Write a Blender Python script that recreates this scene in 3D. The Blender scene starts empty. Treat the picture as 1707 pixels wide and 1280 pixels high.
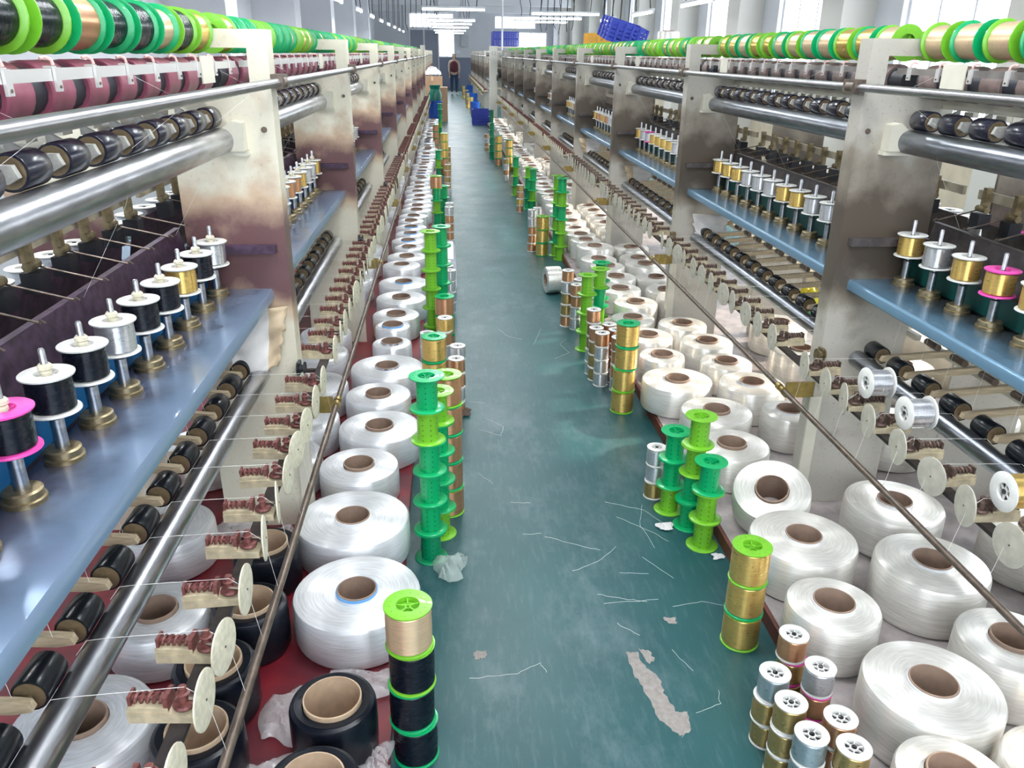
import bpy, bmesh, math, random
from mathutils import Vector, Matrix
sc = bpy.context.scene
C = sc.collection
R_ = random.Random(7)
PI = math.pi

# ------------------------------------------------------------------ camera, sky, sun, large lights, exposure
def cam_basis():
    f, cx, cy = 1334., 853.5, 640.
    d = lambda x, y: Vector(((x - cx) / f, -(y - cy) / f, -1.))
    yc = d(744., 87.).normalized()
    zc = -d(814., 3864.)
    zc = (zc - zc.dot(yc) * yc).normalized()
    xc = yc.cross(zc)
    return Matrix((xc, yc, zc))
cd = bpy.data.cameras.new('camera'); cam = bpy.data.objects.new('camera', cd); C.objects.link(cam)
cd.sensor_fit = 'HORIZONTAL'; cd.sensor_width = 36.; cd.lens = 1334. / 1707. * 36.; cd.clip_start = .02; cd.clip_end = 300
cam.matrix_world = Matrix.Translation((0, 0, 1.65)) @ cam_basis().to_4x4()
sc.camera = cam

w = bpy.data.worlds.new('sky'); sc.world = w; w.use_nodes = True
bg = w.node_tree.nodes['Background']; bg.inputs[0].default_value = (.86, .93, 1., 1); bg.inputs[1].default_value = 5.0

def lamp(name, kind, loc, rot, energy, color=(1, 1, 1), **k):
    l = bpy.data.lights.new(name, kind); l.energy = energy; l.color = color
    for a, b in k.items(): setattr(l, a, b)
    o = bpy.data.objects.new(name, l); o.location = loc; o.rotation_euler = rot; C.objects.link(o); return o
# low warm sun through the row of windows
lamp('sun', 'SUN', (12, 4, 9), (0, math.radians(62), math.radians(12)), 6., (1., .88, .70), angle=math.radians(1.5))
sc.view_settings.view_transform = 'Standard'; sc.view_settings.look = 'None'; sc.view_settings.gamma = 1
sc.view_settings.use_curve_mapping = False; sc.view_settings.exposure = 0.58
sc.cycles.use_denoising = True
sc.cycles.max_bounces = 8; sc.cycles.diffuse_bounces = 4; sc.cycles.glossy_bounces = 3; sc.cycles.transparent_max_bounces = 10
sc.cycles.caustics_reflective = False; sc.cycles.caustics_refractive = False; sc.cycles.sample_clamp_indirect = 6

# ------------------------------------------------------------------ materials
MATS = {}
def mat(name, col, rough=.5, metal=0., spec=.5, noise=0., nscale=20., col2=None, bump=0., bscale=200., stretch=(1, 1, 1), emit=None, alpha=1., coat=0., thr=(.35, .65), aniso=0.):
    if name in MATS: return MATS[name]
    m = bpy.data.materials.new(name); m.use_nodes = True
    nt = m.node_tree; N = nt.nodes; L = nt.links; b = N['Principled BSDF']
    b.inputs['Base Color'].default_value = (*col, 1); b.inputs['Roughness'].default_value = rough
    b.inputs['Metallic'].default_value = metal; b.inputs['Specular IOR Level'].default_value = spec
    b.inputs['Coat Weight'].default_value = coat
    if aniso: b.inputs['Anisotropic'].default_value = aniso
    if alpha < 1: b.inputs['Alpha'].default_value = alpha
    if emit: b.inputs['Emission Color'].default_value = (*emit[0], 1); b.inputs['Emission Strength'].default_value = emit[1]
    if noise or bump:
        tc = N.new('ShaderNodeTexCoord'); mp = N.new('ShaderNodeMapping'); mp.inputs['Scale'].default_value = stretch
        L.new(tc.outputs['Object'], mp.inputs['Vector'])
    if noise:
        nz = N.new('ShaderNodeTexNoise'); nz.inputs['Scale'].default_value = nscale; nz.inputs['Detail'].default_value = 5
        L.new(mp.outputs[0], nz.inputs['Vector'])
        rp = N.new('ShaderNodeValToRGB'); rp.color_ramp.elements[0].position = thr[0]; rp.color_ramp.elements[1].position = thr[1]
        c2 = col2 or tuple(c * (1 - noise) for c in col)
        rp.color_ramp.elements[0].color = (*c2, 1); rp.color_ramp.elements[1].color = (*col, 1)
        L.new(nz.outputs['Fac'], rp.inputs['Fac']); L.new(rp.outputs[0], b.inputs['Base Color'])
    if bump:
        n2 = N.new('ShaderNodeTexNoise'); n2.inputs['Scale'].default_value = bscale; n2.inputs['Detail'].default_value = 3
        L.new(mp.outputs[0], n2.inputs['Vector'])
        bp = N.new('ShaderNodeBump'); bp.inputs['Strength'].default_value = bump; bp.inputs['Distance'].default_value = .002
        L.new(n2.outputs['Fac'], bp.inputs['Height']); L.new(bp.outputs[0], b.inputs['Normal'])
    if aniso:
        tg = N.new('ShaderNodeTangent'); tg.direction_type = 'RADIAL'; tg.axis = 'Z'; L.new(tg.outputs[0], b.inputs['Tangent']); b.inputs['Anisotropic Rotation'].default_value = .25
    MATS[name] = m; return m

def wound(name, col, rough, metal, spec, bump, var, fr, aniso):
    """yarn wound round the object's z axis: fine turns that follow radius and height, glossy across the turns"""
    m = mat(name, col, rough, metal, spec, aniso=aniso); nt = m.node_tree; N = nt.nodes; L = nt.links; b = N['Principled BSDF']
    tc = N.new('ShaderNodeTexCoord'); sp = N.new('ShaderNodeSeparateXYZ'); L.new(tc.outputs['Object'], sp.inputs[0])
    def mth(op, a, c=None):
        n = N.new('ShaderNodeMath'); n.operation = op
        for q, v in enumerate((a, c)):
            if v is None: continue
            if isinstance(v, (int, float)): n.inputs[q].default_value = v
            else: L.new(v, n.inputs[q])
        return n.outputs[0]
    r = mth('SQRT', mth('ADD', mth('MULTIPLY', sp.outputs[0], sp.outputs[0]), mth('MULTIPLY', sp.outputs[1], sp.outputs[1])))
    an = mth('MULTIPLY', mth('ARCTAN2', sp.outputs[1], sp.outputs[0]), 2.2)
    def tex(f, det):
        cb = N.new('ShaderNodeCombineXYZ'); L.new(mth('MULTIPLY', r, f), cb.inputs[0]); L.new(mth('MULTIPLY', sp.outputs[2], f), cb.inputs[1]); L.new(an, cb.inputs[2])
        n = N.new('ShaderNodeTexNoise'); n.inputs['Scale'].default_value = 1.; n.inputs['Detail'].default_value = det; L.new(cb.outputs[0], n.inputs['Vector']); return n.outputs['Fac']
    fine = tex(fr, 3)
    rp = N.new('ShaderNodeValToRGB'); rp.color_ramp.elements[0].position = .3; rp.color_ramp.elements[1].position = .7
    rp.color_ramp.elements[0].color = (*[c * (1 - var) for c in col], 1); rp.color_ramp.elements[1].color = (*col, 1)
    L.new(fine, rp.inputs[0]); L.new(rp.outputs[0], b.inputs['Base Color'])
    mr = N.new('ShaderNodeMapRange'); mr.inputs[3].default_value = rough * .7; mr.inputs[4].default_value = min(1, rough * 1.35); L.new(tex(fr * .35, 2), mr.inputs[0]); L.new(mr.outputs[0], b.inputs['Roughness'])
    bp = N.new('ShaderNodeBump'); bp.inputs['Strength'].default_value = bump; bp.inputs['Distance'].default_value = .0015; L.new(fine, bp.inputs['Height']); L.new(bp.outputs[0], b.inputs['Normal'])
    return m
def thread_mat(name, col, rough=.32, metal=.45, ring=900., spec=.6, bump=.3):
    return wound(name, col, rough, metal, spec, bump * .15, .2, ring * .6, .88)

GOLD = thread_mat('gold_thread', (.95, .64, .20), .30, .85)
COPPER = thread_mat('copper_thread', (.75, .40, .22), .32, .85)
CHAMP = thread_mat('champagne_thread', (.90, .66, .42), .36, .6)
BLACK = thread_mat('black_thread', (.004, .006, .013), .26, .0, 900., .4, .12)
SILVER = thread_mat('silver_thread', (.80, .80, .83), .3, .85)
STEELB = thread_mat('grey_thread', (.42, .52, .56), .3, .7)
OLIVE = thread_mat('bronze_thread', (.60, .42, .17), .3, .85)
THREADS = {'gold': GOLD, 'copper': COPPER, 'pale gold': CHAMP, 'black': BLACK, 'silver': SILVER, 'grey': STEELB, 'bronze': OLIVE}

def spool_mat(name, col):
    """plastic with small drilled dots round the barrel"""
    m = mat(name, col, .32, 0, .5, coat=.2); nt = m.node_tree; N = nt.nodes; L = nt.links; b = N['Principled BSDF']
    tc = N.new('ShaderNodeTexCoord'); sp = N.new('ShaderNodeSeparateXYZ'); L.new(tc.outputs['Object'], sp.inputs[0])
    def mth(op, a, c=None):
        n = N.new('ShaderNodeMath'); n.operation = op
        for i, v in enumerate((a, c)):
            if v is None: continue
            if isinstance(v, (int, float)): n.inputs[i].default_value = v
            else: L.new(v, n.inputs[i])
        return n.outputs[0]
    ang = mth('MULTIPLY', mth('ARCTAN2', sp.outputs[1], sp.outputs[0]), 8 / (2 * PI))
    fa = mth('MULTIPLY', mth('SUBTRACT', mth('FRACT', ang), .5), .0267)
    fz = mth('MULTIPLY', mth('SUBTRACT', mth('FRACT', mth('MULTIPLY', sp.outputs[2], 1 / .0185)), .5), .0185)
    d = mth('SQRT', mth('ADD', mth('MULTIPLY', fa, fa), mth('MULTIPLY', fz, fz)))
    rad = mth('SQRT', mth('ADD', mth('MULTIPLY', sp.outputs[0], sp.outputs[0]), mth('MULTIPLY', sp.outputs[1], sp.outputs[1])))
    on = mth('MULTIPLY', mth('LESS_THAN', d, .0021), mth('MULTIPLY', mth('LESS_THAN', rad, .0352), mth('GREATER_THAN', rad, .0335)))
    mx = N.new('ShaderNodeMix'); mx.data_type = 'RGBA'; L.new(on, mx.inputs[0])
    mx.inputs[6].default_value = (*col, 1); mx.inputs[7].default_value = (*[c * .12 for c in col], 1)
    L.new(mx.outputs[2], b.inputs['Base Color']); return m
GREEN = spool_mat('green_plastic', (.0, .37, .12)); LIME = spool_mat('lime_plastic', (.17, .48, .025)); DKGREEN = spool_mat('dark_green_plastic', (.0, .25, .10))
PLASTICS = {'green': GREEN, 'lime': LIME, 'dark green': DKGREEN}
WHITEP = mat('white_plastic', (.80, .79, .75), .4, noise=.12, nscale=30); PINKP = mat('pink_plastic', (.85, .08, .42), .4)
IVORY = mat('ivory_plastic', (.78, .72, .55), .45, noise=.25, nscale=60); DARKHUB = mat('dark_hub', (.05, .05, .055), .6)
CREAM = mat('cream_paint', (.74, .70, .58), .38, noise=.16, nscale=6)
STEEL = mat('steel', (.52, .53, .56), .30, 1., noise=.35, nscale=9, stretch=(8, 1.2, 8)); ROLLR = mat('grey_roller_steel', (.30, .32, .36), .30, 1., noise=.4, nscale=9, stretch=(8, 1.2, 8)); STEELRUB = mat('worn_steel', (.42, .39, .38), .34, 1., noise=.35, nscale=14)
ROD = mat('rail_steel', (.42, .41, .42), .30, 1., noise=.2, nscale=12); BROWNSTEEL = mat('brown_steel', (.20, .155, .125), .42, .7, noise=.35, nscale=40)
BRASS = mat('brass', (.36, .29, .17), .4, .9, noise=.4, nscale=60); GOLDBR = mat('zinc_yellow', (.42, .31, .10), .38, .8, noise=.3, nscale=30)
COT = mat('blue_black_rubber', (.016, .016, .032), .22, 0., noise=.3, nscale=40); COTB = mat('black_rubber', (.006, .008, .011), .25, 0, .4)
BRONZE = mat('bronze_face', (.27, .20, .12), .38, .6, noise=.3, nscale=60)
MAROON = mat('maroon_drum', (.30, .075, .12), .42, noise=.35, nscale=25); BRDRUM = mat('dusty_drum', (.22, .155, .14), .5, noise=.4, nscale=25)
AXLE = mat('dark_axle', (.012, .014, .022), .5)
SHELFM = mat('blue_shelf', (.22, .34, .48), .24, .35, noise=.22, nscale=6, coat=.3)
def shelf_mat(name, col, dirt, amount):
    m = mat(name, col, .26, .45, coat=.25); nt = m.node_tree; N = nt.nodes; L = nt.links; b = N['Principled BSDF']
    tc = N.new('ShaderNodeTexCoord'); sp = N.new('ShaderNodeSeparateXYZ'); L.new(tc.outputs['Object'], sp.inputs[0])
    ab = N.new('ShaderNodeMath'); ab.operation = 'ABSOLUTE'; L.new(sp.outputs[0], ab.inputs[0])
    nz = N.new('ShaderNodeTexNoise'); nz.inputs['Scale'].default_value = 12; nz.inputs['Detail'].default_value = 8; L.new(tc.outputs['Object'], nz.inputs['Vector'])
    ad = N.new('ShaderNodeMath'); ad.operation = 'MULTIPLY_ADD'; ad.inputs[1].default_value = .14; L.new(nz.outputs['Fac'], ad.inputs[0]); L.new(ab.outputs[0], ad.inputs[2])
    mr = N.new('ShaderNodeMapRange'); mr.interpolation_type = 'SMOOTHSTEP'; mr.inputs[1].default_value = .15; mr.inputs[2].default_value = .29; mr.inputs[4].default_value = amount; L.new(ad.outputs[0], mr.inputs[0])
    mx = N.new('ShaderNodeMix'); mx.data_type = 'RGBA'; L.new(mr.outputs[0], mx.inputs[0]); mx.inputs[6].default_value = (*col, 1); mx.inputs[7].default_value = (*dirt, 1)
    L.new(mx.outputs[2], b.inputs['Base Color']); return m
SHELFL = shelf_mat('blue_shelf_purple_grime', (.22, .31, .45), (.075, .055, .075), .85); SHELFR = shelf_mat('blue_shelf_black_grime', (.15, .28, .40), (.035, .03, .03), .95)
BELTL = mat('blue_belt', (.0, .10, .27), .5); BELTR = mat('green_belt', (.0, .055, .048), .5)
TROUGHL = mat('purple_stained_steel', (.085, .045, .085), .6, .2, noise=.6, nscale=40, bump=.3, bscale=150); TROUGHR = mat('grimy_steel', (.10, .085, .085), .55, .3, noise=.5, nscale=30)
BLACKBOX = mat('black_bakelite', (.012, .013, .018), .45); WOOD = mat('pale_wood', (.62, .50, .33), .6, noise=.3, nscale=20, stretch=(1, 8, 8))
SPRING = mat('rusty_pink_spring', (.24, .085, .075), .5, .2, noise=.5, nscale=90); HOOK = mat('pink_hook', (.72, .42, .38), .45)
FIBRE = wound('white_yarn', (.95, .96, .98), .33, .5, .6, .45, .22, 210., .9); FIBREW = wound('warm_white_yarn', (.97, .94, .87), .33, .5, .6, .45, .22, 210., .9)
FIBREK = wound('black_yarn', (.004, .006, .012), .30, 0, .35, .2, .3, 260., .5)
KRAFT = mat('kraft_tube', (.33, .225, .165), .75, noise=.15, nscale=40); KRAFTL = mat('light_kraft_tube', (.50, .36, .24), .75, noise=.15, nscale=40); BANDW = mat('white_band', (.82, .83, .86), .3); BANDB = mat('blue_band', (.16, .42, .80), .4); BANDK = mat('printed_band', (.10, .10, .14), .4, noise=1., nscale=60, col2=(.8, .8, .85))
TAPEW = mat('yarn_strand', (.85, .84, .80), .5)

# dirt on the end frames: lint and oily grime that gathers near the spindle shelf (own shape, in object space)
def frame_mat(name, dirt, base, mid, speck, top=1.36):
    m = mat(name, base, .33, .15); nt = m.node_tree; N = nt.nodes; L = nt.links; b = N['Principled BSDF']
    tc = N.new('ShaderNodeTexCoord'); sp = N.new('ShaderNodeSeparateXYZ'); L.new(tc.outputs['Object'], sp.inputs[0])
    nz = N.new('ShaderNodeTexNoise'); nz.inputs['Scale'].default_value = 7; nz.inputs['Detail'].default_value = 7; L.new(tc.outputs['Object'], nz.inputs['Vector'])
    mr = N.new('ShaderNodeMapRange'); mr.interpolation_type = 'SMOOTHSTEP'; mr.inputs[1].default_value = top; mr.inputs[2].default_value = 1.07; L.new(sp.outputs[2], mr.inputs[0])
    mr2 = N.new('ShaderNodeMapRange'); mr2.interpolation_type = 'SMOOTHSTEP'; mr2.inputs[1].default_value = .74; mr2.inputs[2].default_value = 1.04; L.new(sp.outputs[2], mr2.inputs[0])
    mu = N.new('ShaderNodeMath'); mu.operation = 'MULTIPLY'; L.new(mr.outputs[0], mu.inputs[0]); L.new(mr2.outputs[0], mu.inputs[1])
    ad = N.new('ShaderNodeMath'); ad.operation = 'MULTIPLY_ADD'; ad.inputs[1].default_value = 1.3; ad.inputs[2].default_value = -.42; L.new(nz.outputs['Fac'], ad.inputs[0])
    s = N.new('ShaderNodeMath'); s.operation = 'ADD'; L.new(mu.outputs[0], s.inputs[0]); L.new(ad.outputs[0], s.inputs[1])
    mr3 = N.new('ShaderNodeMapRange'); mr3.inputs[1].default_value = .30; mr3.inputs[2].default_value = 1.1; L.new(s.outputs[0], mr3.inputs[0])
    rp = N.new('ShaderNodeValToRGB'); L.new(mr3.outputs[0], rp.inputs[0]); e = rp.color_ramp.elements
    e[0].position = .05; e[0].color = (*base, 1); e[1].position = 1.; e[1].color = (*dirt, 1)
    q = e.new(.42); q.color = (*mid, 1)
    n3 = N.new('ShaderNodeTexNoise'); n3.inputs['Scale'].default_value = 90; n3.inputs['Detail'].default_value = 4; L.new(tc.outputs['Object'], n3.inputs['Vector'])
    m4 = N.new('ShaderNodeMapRange'); m4.inputs[1].default_value = .60; m4.inputs[2].default_value = .72; m4.inputs[4].default_value = speck; L.new(n3.outputs['Fac'], m4.inputs[0])
    mx = N.new('ShaderNodeMix'); mx.data_type = 'RGBA'; L.new(m4.outputs[0], mx.inputs[0]); L.new(rp.outputs[0], mx.inputs[6]); mx.inputs[7].default_value = (*[c * .35 for c in mid], 1)
    L.new(mx.outputs[2], b.inputs['Base Color']); return m
FRAMEL = frame_mat('cream_frame_purple_grime', (.16, .08, .082), (.77, .72, .58), (.58, .42, .29), .25); FRAMER = frame_mat('cream_frame_brown_grime', (.10, .078, .06), (.52, .49, .43), (.30, .26, .21), .4, 1.55)

# ------------------------------------------------------------------ mesh helpers
class MB:
    def __init__(s, S=1): s.v = []; s.f = []; s.mi = []; s.S = S
    def add(s, vs, fs, mi=0):
        o = len(s.v); s.v += [(x * s.S, y, z) for x, y, z in vs]
        s.f += [tuple(o + i for i in f) for f in fs]; s.mi += [mi] * len(fs); return s
    def box(s, x0, x1, y0, y1, z0, z1, mi=0):
        vs = [(x, y, z) for z in (z0, z1) for y in (y0, y1) for x in (x0, x1)]
        return s.add(vs, [(0, 2, 3, 1), (4, 5, 7, 6), (0, 1, 5, 4), (2, 6, 7, 3), (0, 4, 6, 2), (1, 3, 7, 5)], mi)
    def prism(s, poly, y0, y1, mi=0):
        """polygon of (x, z) pushed along y"""
        n = len(poly); vs = [(x, y0, z) for x, z in poly] + [(x, y1, z) for x, z in poly]
        return s.add(vs, [tuple(range(n)), tuple(range(2 * n - 1, n - 1, -1))] + [(i, i + n, (i + 1) % n + n, (i + 1) % n) for i in range(n)], mi)
    def lathe(s, prof, o=(0, 0, 0), ax='z', seg=24, mi=0, closed=False, caps=True):
        vs, fs = [], []
        for r, h in prof:
            for k in range(seg):
                a = 2 * PI * k / seg; p, q = r * math.cos(a), r * math.sin(a)
                vs.append({'z': (o[0] + p, o[1] + q, o[2] + h), 'y': (o[0] + q, o[1] + h, o[2] + p), 'x': (o[0] + h, o[1] + p, o[2] + q)}[ax])
        n = len(prof)
        for i in range(n if closed else n - 1):
            j = (i + 1) % n
            for k in range(seg): fs.append((i * seg + k, i * seg + (k + 1) % seg, j * seg + (k + 1) % seg, j * seg + k))
        if not closed and caps:
            if prof[0][0] > 0: fs.append(tuple(range(seg - 1, -1, -1)))
            if prof[-1][0] > 0: fs.append(tuple(range((n - 1) * seg, n * seg)))
        return s.add(vs, fs, mi)
    def cyl(s, o, ax, r, l, seg=20, mi=0): return s.lathe([(r, 0), (r, l)], o, ax, seg, mi)
    def tube(s, pts, r, seg=8, mi=0):
        P = [Vector(p) for p in pts]; vs, fs = [], []
        u = None
        for i, p in enumerate(P):
            t = (P[min(i + 1, len(P) - 1)] - P[max(i - 1, 0)]).normalized()
            if u is None: u = t.orthogonal().normalized()
            u = (u - t * u.dot(t)).normalized(); v = t.cross(u)
            for k in range(seg): a = 2 * PI * k / seg; vs.append(tuple(p + (u * math.cos(a) + v * math.sin(a)) * r))
        for i in range(len(P) - 1):
            for k in range(seg): fs.append((i * seg + k, i * seg + (k + 1) % seg, (i + 1) * seg + (k + 1) % seg, (i + 1) * seg + k))
        fs += [tuple(range(seg - 1, -1, -1)), tuple(range((len(P) - 1) * seg, len(P) * seg))]
        return s.add(vs, fs, mi)
    def mesh(s, name, mats, sharp=35, smooth=True):
        me = bpy.data.meshes.new(name); me.from_pydata(s.v, [], s.f); me.polygons.foreach_set('material_index', s.mi)
        bm = bmesh.new(); bm.from_mesh(me)
        bmesh.ops.remove_doubles(bm, verts=bm.verts, dist=1e-6)
        bmesh.ops.recalc_face_normals(bm, faces=bm.faces); 
        bm.to_mesh(me); bm.free()
        for m in (mats if isinstance(mats, (list, tuple)) else [mats]): me.materials.append(m)
        if smooth:
            me.polygons.foreach_set('use_smooth', [True] * len(me.polygons)); me.set_sharp_from_angle(angle=math.radians(sharp))
        me.update(); return me
CACHE = {}
def cached(key, fn):
    if key not in CACHE: CACHE[key] = fn()
    return CACHE[key]
def obj(name, me, parent=None, loc=(0, 0, 0), rot=(0, 0, 0), label=None, scale=None):
    o = bpy.data.objects.new(name, me); C.objects.link(o); o.location = loc; o.rotation_euler = rot
    if parent is not None: o.parent = parent
    if label: o['label'] = label
    if scale: o.scale = scale
    return o
def tag(o, label, cat, group=None, kind=None):
    o['label'] = label; o['category'] = cat
    if group: o['group'] = group
    if kind: o['kind'] = kind
    return o
def structure(name, me, loc=(0, 0, 0), rot=(0, 0, 0)):
    o = obj(name, me, None, loc, rot); o['kind'] = 'structure'; return o
ORD = 'first second third fourth fifth sixth seventh eighth ninth tenth eleventh twelfth thirteenth fourteenth fifteenth sixteenth seventeenth eighteenth nineteenth twentieth'.split()
def nth(i):
    if i < 20: return ORD[i]
    t = 'twenty thirty forty fifty sixty seventy'.split()[(i + 1) // 10 - 2]; r = (i + 1) % 10
    return t[:-1] + 'ieth' if r == 0 else t + '-' + ORD[r - 1]

# ------------------------------------------------------------------ room
P = 2.0; N_BAY = 12; PITCH = .155
XL, XR = -.515, 1.317; YL, YR = 2.55, 2.60
WX, LX, YE, ZC = 5.2, -3.4, 42.2, 3.75

fm = mat('floor_paint', (.016, .105, .100), .24, 0, .38)
def build_floor_mat():
    nt = fm.node_tree; N = nt.nodes; L = nt.links; b = N['Principled BSDF']
    tc = N.new('ShaderNodeTexCoord')
    def noise(sc_, det=6, st=(1, 1, 1), rough=.6):
        mp = N.new('ShaderNodeMapping'); mp.inputs['Scale'].default_value = st; L.new(tc.outputs['Object'], mp.inputs['Vector'])
        n = N.new('ShaderNodeTexNoise'); n.inputs['Scale'].default_value = sc_; n.inputs['Detail'].default_value = det; n.inputs['Roughness'].default_value = rough
        L.new(mp.outputs[0], n.inputs['Vector']); return n.outputs['Fac']
    def ramp(x, a, b_, ca, cb):
        r = N.new('ShaderNodeValToRGB'); r.color_ramp.elements[0].position = a; r.color_ramp.elements[1].position = b_
        r.color_ramp.elements[0].color = (*ca, 1); r.color_ramp.elements[1].color = (*cb, 1); L.new(x, r.inputs[0]); return r.outputs[0]
    base = ramp(noise(1.3), .35, .7, (.009, .066, .072), (.022, .096, .098))
    sc1 = ramp(noise(3.2, 9, (1, .5, 1), .75), .50, .78, (0, 0, 0), (1, 1, 1))
    sc2 = ramp(noise(60, 4, (1, .15, 1)), .52, .75, (0, 0, 0), (.45, .45, .45))
    m1 = N.new('ShaderNodeMix'); m1.data_type = 'RGBA'; L.new(sc1, m1.inputs[0]); L.new(base, m1.inputs[6]); m1.inputs[7].default_value = (.11, .165, .18, 1)
    m2 = N.new('ShaderNodeMix'); m2.data_type = 'RGBA'; L.new(sc2, m2.inputs[0]); L.new(m1.outputs[2], m2.inputs[6]); m2.inputs[7].default_value = (.085, .145, .16, 1)
    L.new(m2.outputs[2], b.inputs['Base Color'])
    rr = N.new('ShaderNodeMapRange'); rr.inputs[3].default_value = .28; rr.inputs[4].default_value = .50; L.new(noise(2.5, 8), rr.inputs[0]); L.new(rr.outputs[0], b.inputs['Roughness'])
    bp = N.new('ShaderNodeBump'); bp.inputs['Strength'].default_value = .12; bp.inputs['Distance'].default_value = .01; L.new(noise(5, 3, (1, .35, 1)), bp.inputs['Height']); L.new(bp.outputs[0], b.inputs['Normal'])
build_floor_mat()
structure('floor', MB().box(LX - .3, WX + .3, -1.5, YE + .3, -.1, 0).mesh('floor', fm, smooth=False))
WALLM = mat('grey_white_wall', (.70, .71, .75), .7, noise=.06, nscale=2); DADO = mat('blue_grey_dado', (.20, .23, .32), .55); CEILM = mat('ceiling_white', (.80, .81, .84), .8)
WINF = mat('window_frame_white', (.80, .81, .84), .45)
structure('ceiling', MB().box(LX - .3, WX + .3, -1.5, YE + .3, ZC, ZC + .15).mesh('ceiling', CEILM, smooth=False))
for i in range(7):
    structure('trim_%d' % (i + 1), MB().box(LX, WX, -.15, .15, ZC - .38, ZC).mesh('ceiling_beam', CEILM, smooth=False), (0, 5.2 + i * 6, 0))
GLASS = mat('window_glass', (.9, .95, 1.), .05, alpha=.12)

def wall_with_openings(name, along, fixed, t, a0, a1, z0, z1, holes, mats, dado=None):
    """wall slab with rectangular holes [(b0, b1, c0, c1)]; along = 'x' or 'y'"""
    mb = MB(); xs = sorted({a0, a1} | {h for H in holes for h in H[:2]}); zs = sorted({z0, z1} | {h for H in holes for h in H[2:]} | ({dado} if dado else set()))
    for i in range(len(xs) - 1):
        for j in range(len(zs) - 1):
            cx, cz = (xs[i] + xs[i + 1]) / 2, (zs[j] + zs[j + 1]) / 2
            if any(H[0] < cx < H[1] and H[2] < cz < H[3] for H in holes): continue
            mi = 1 if dado and cz < dado else 0
            if along == 'y': mb.box(fixed, fixed + t, xs[i], xs[i + 1], zs[j], zs[j + 1], mi)
            else: mb.box(xs[i], xs[i + 1], fixed, fixed + t, zs[j], zs[j + 1], mi)
    return structure(name, mb.mesh(name, mats, smooth=False))
wn = [0]
def window(along, fixed, t, b0, b1, c0, c1, mull=2):
    wn[0] += 1; f = .045; m = MB(); g = MB()
    q = lambda mb, p0, p1, r0, r1, s0, s1: mb.box(r0, r1, p0, p1, s0, s1) if along == 'y' else mb.box(p0, p1, r0, r1, s0, s1)
    d0, d1 = fixed + t * .3, fixed + t * .6
    for p0, p1, s0, s1 in ((b0, b1, c0, c0 + f), (b0, b1, c1 - f, c1), (b0, b0 + f, c0 + f, c1 - f), (b1 - f, b1, c0 + f, c1 - f)): q(m, p0, p1, d0, d1, s0, s1)
    for k in range(1, mull): c = b0 + (b1 - b0) * k / mull; q(m, c - .018, c + .018, d0, d1, c0 + f, c1 - f)
    o = structure('window_%d' % wn[0], m.mesh('window_frame', WINF, smooth=False))
    mid = (d0 + d1) / 2; q(g, b0 + f, b1 - f, mid - .003, mid + .003, c0 + f, c1 - f); obj('window_pane', g.mesh('window_pane', GLASS, smooth=False), o)
RW = [(y - .95, y + .95, .85, 3.25) for y in [1.25 + 3.75 * k for k in range(11)]]
wall_with_openings('wall_right', 'y', WX, .25, -1.5, YE, 0, ZC, RW, [WALLM, mat('cream_dado', (.74, .64, .48), .6, noise=.15, nscale=5)], .85)
for H in RW: window('y', WX, .25, *H, mull=3)
LW = [(y - .6, y + .6, 1.95, 2.55) for y in (13.6, 18.5, 23.4, 28.3)]
wall_with_openings('wall_left', 'y', LX - .25, .25, -1.5, YE, 0, ZC, LW, [WALLM, DADO])
for H in LW: window('y', LX - .25, .25, *H)
EW = [(-1.75, .38, 2.72, 3.38), (-.38, .42, 1.42, 2.62), (2.35, 4.35, 2.72, 3.3), (3.35, 4.9, 1.7, 2.6)]
wall_with_openings('wall_back', 'x', YE, .25, LX, WX, 0, ZC, EW, [WALLM, DADO], 1.42)
for H in EW: window('x', YE, .25, *H)
FRONT_FILL = [(-1.7, 2.6, .9, 3.05)]  # unseen window opening behind the camera, added for frontal fill and streak highlights
wall_with_openings('wall_front', 'x', -1.75, .25, LX, WX, 0, ZC, FRONT_FILL, [WALLM, DADO])
for H in FRONT_FILL: window('x', -1.75, .25, *H, mull=5)
# square pillars of the window wall and of the far aisle
for i in range(10):
    structure('trim_%d' % (20 + i), MB().box(WX - .42, WX, -.3, .3, 0, ZC).mesh('wall_pillar', mat('cream_pillar', (.66, .64, .59), .6), smooth=False), (0, 3.12 + 3.75 * i, 0))
for i in range(5):
    structure('trim_%d' % (40 + i), MB().box(LX, LX + .75, -.3, .3, 0, ZC).mesh('wall_pillar', WALLM, smooth=False), (0, 11.2 + 4.9 * i, 0))
# grey door leaves beside the end window
DOORM = mat('grey_door', (.26, .28, .35), .45)
for i, x in enumerate((-1.72, -1.02)):
    d = structure('door_%d' % (i + 1), MB().box(x, x + .62, YE - .06, YE - .005, .02, 2.62).mesh('door_leaf', DOORM, smooth=False))
    obj('door_frame', MB().box(x - .05, x, YE - .08, YE - .004, 0, 2.68).box(x + .62, x + .67, YE - .08, YE - .004, 0, 2.68).mesh('door_frame', WINF, smooth=False), d)

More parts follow.
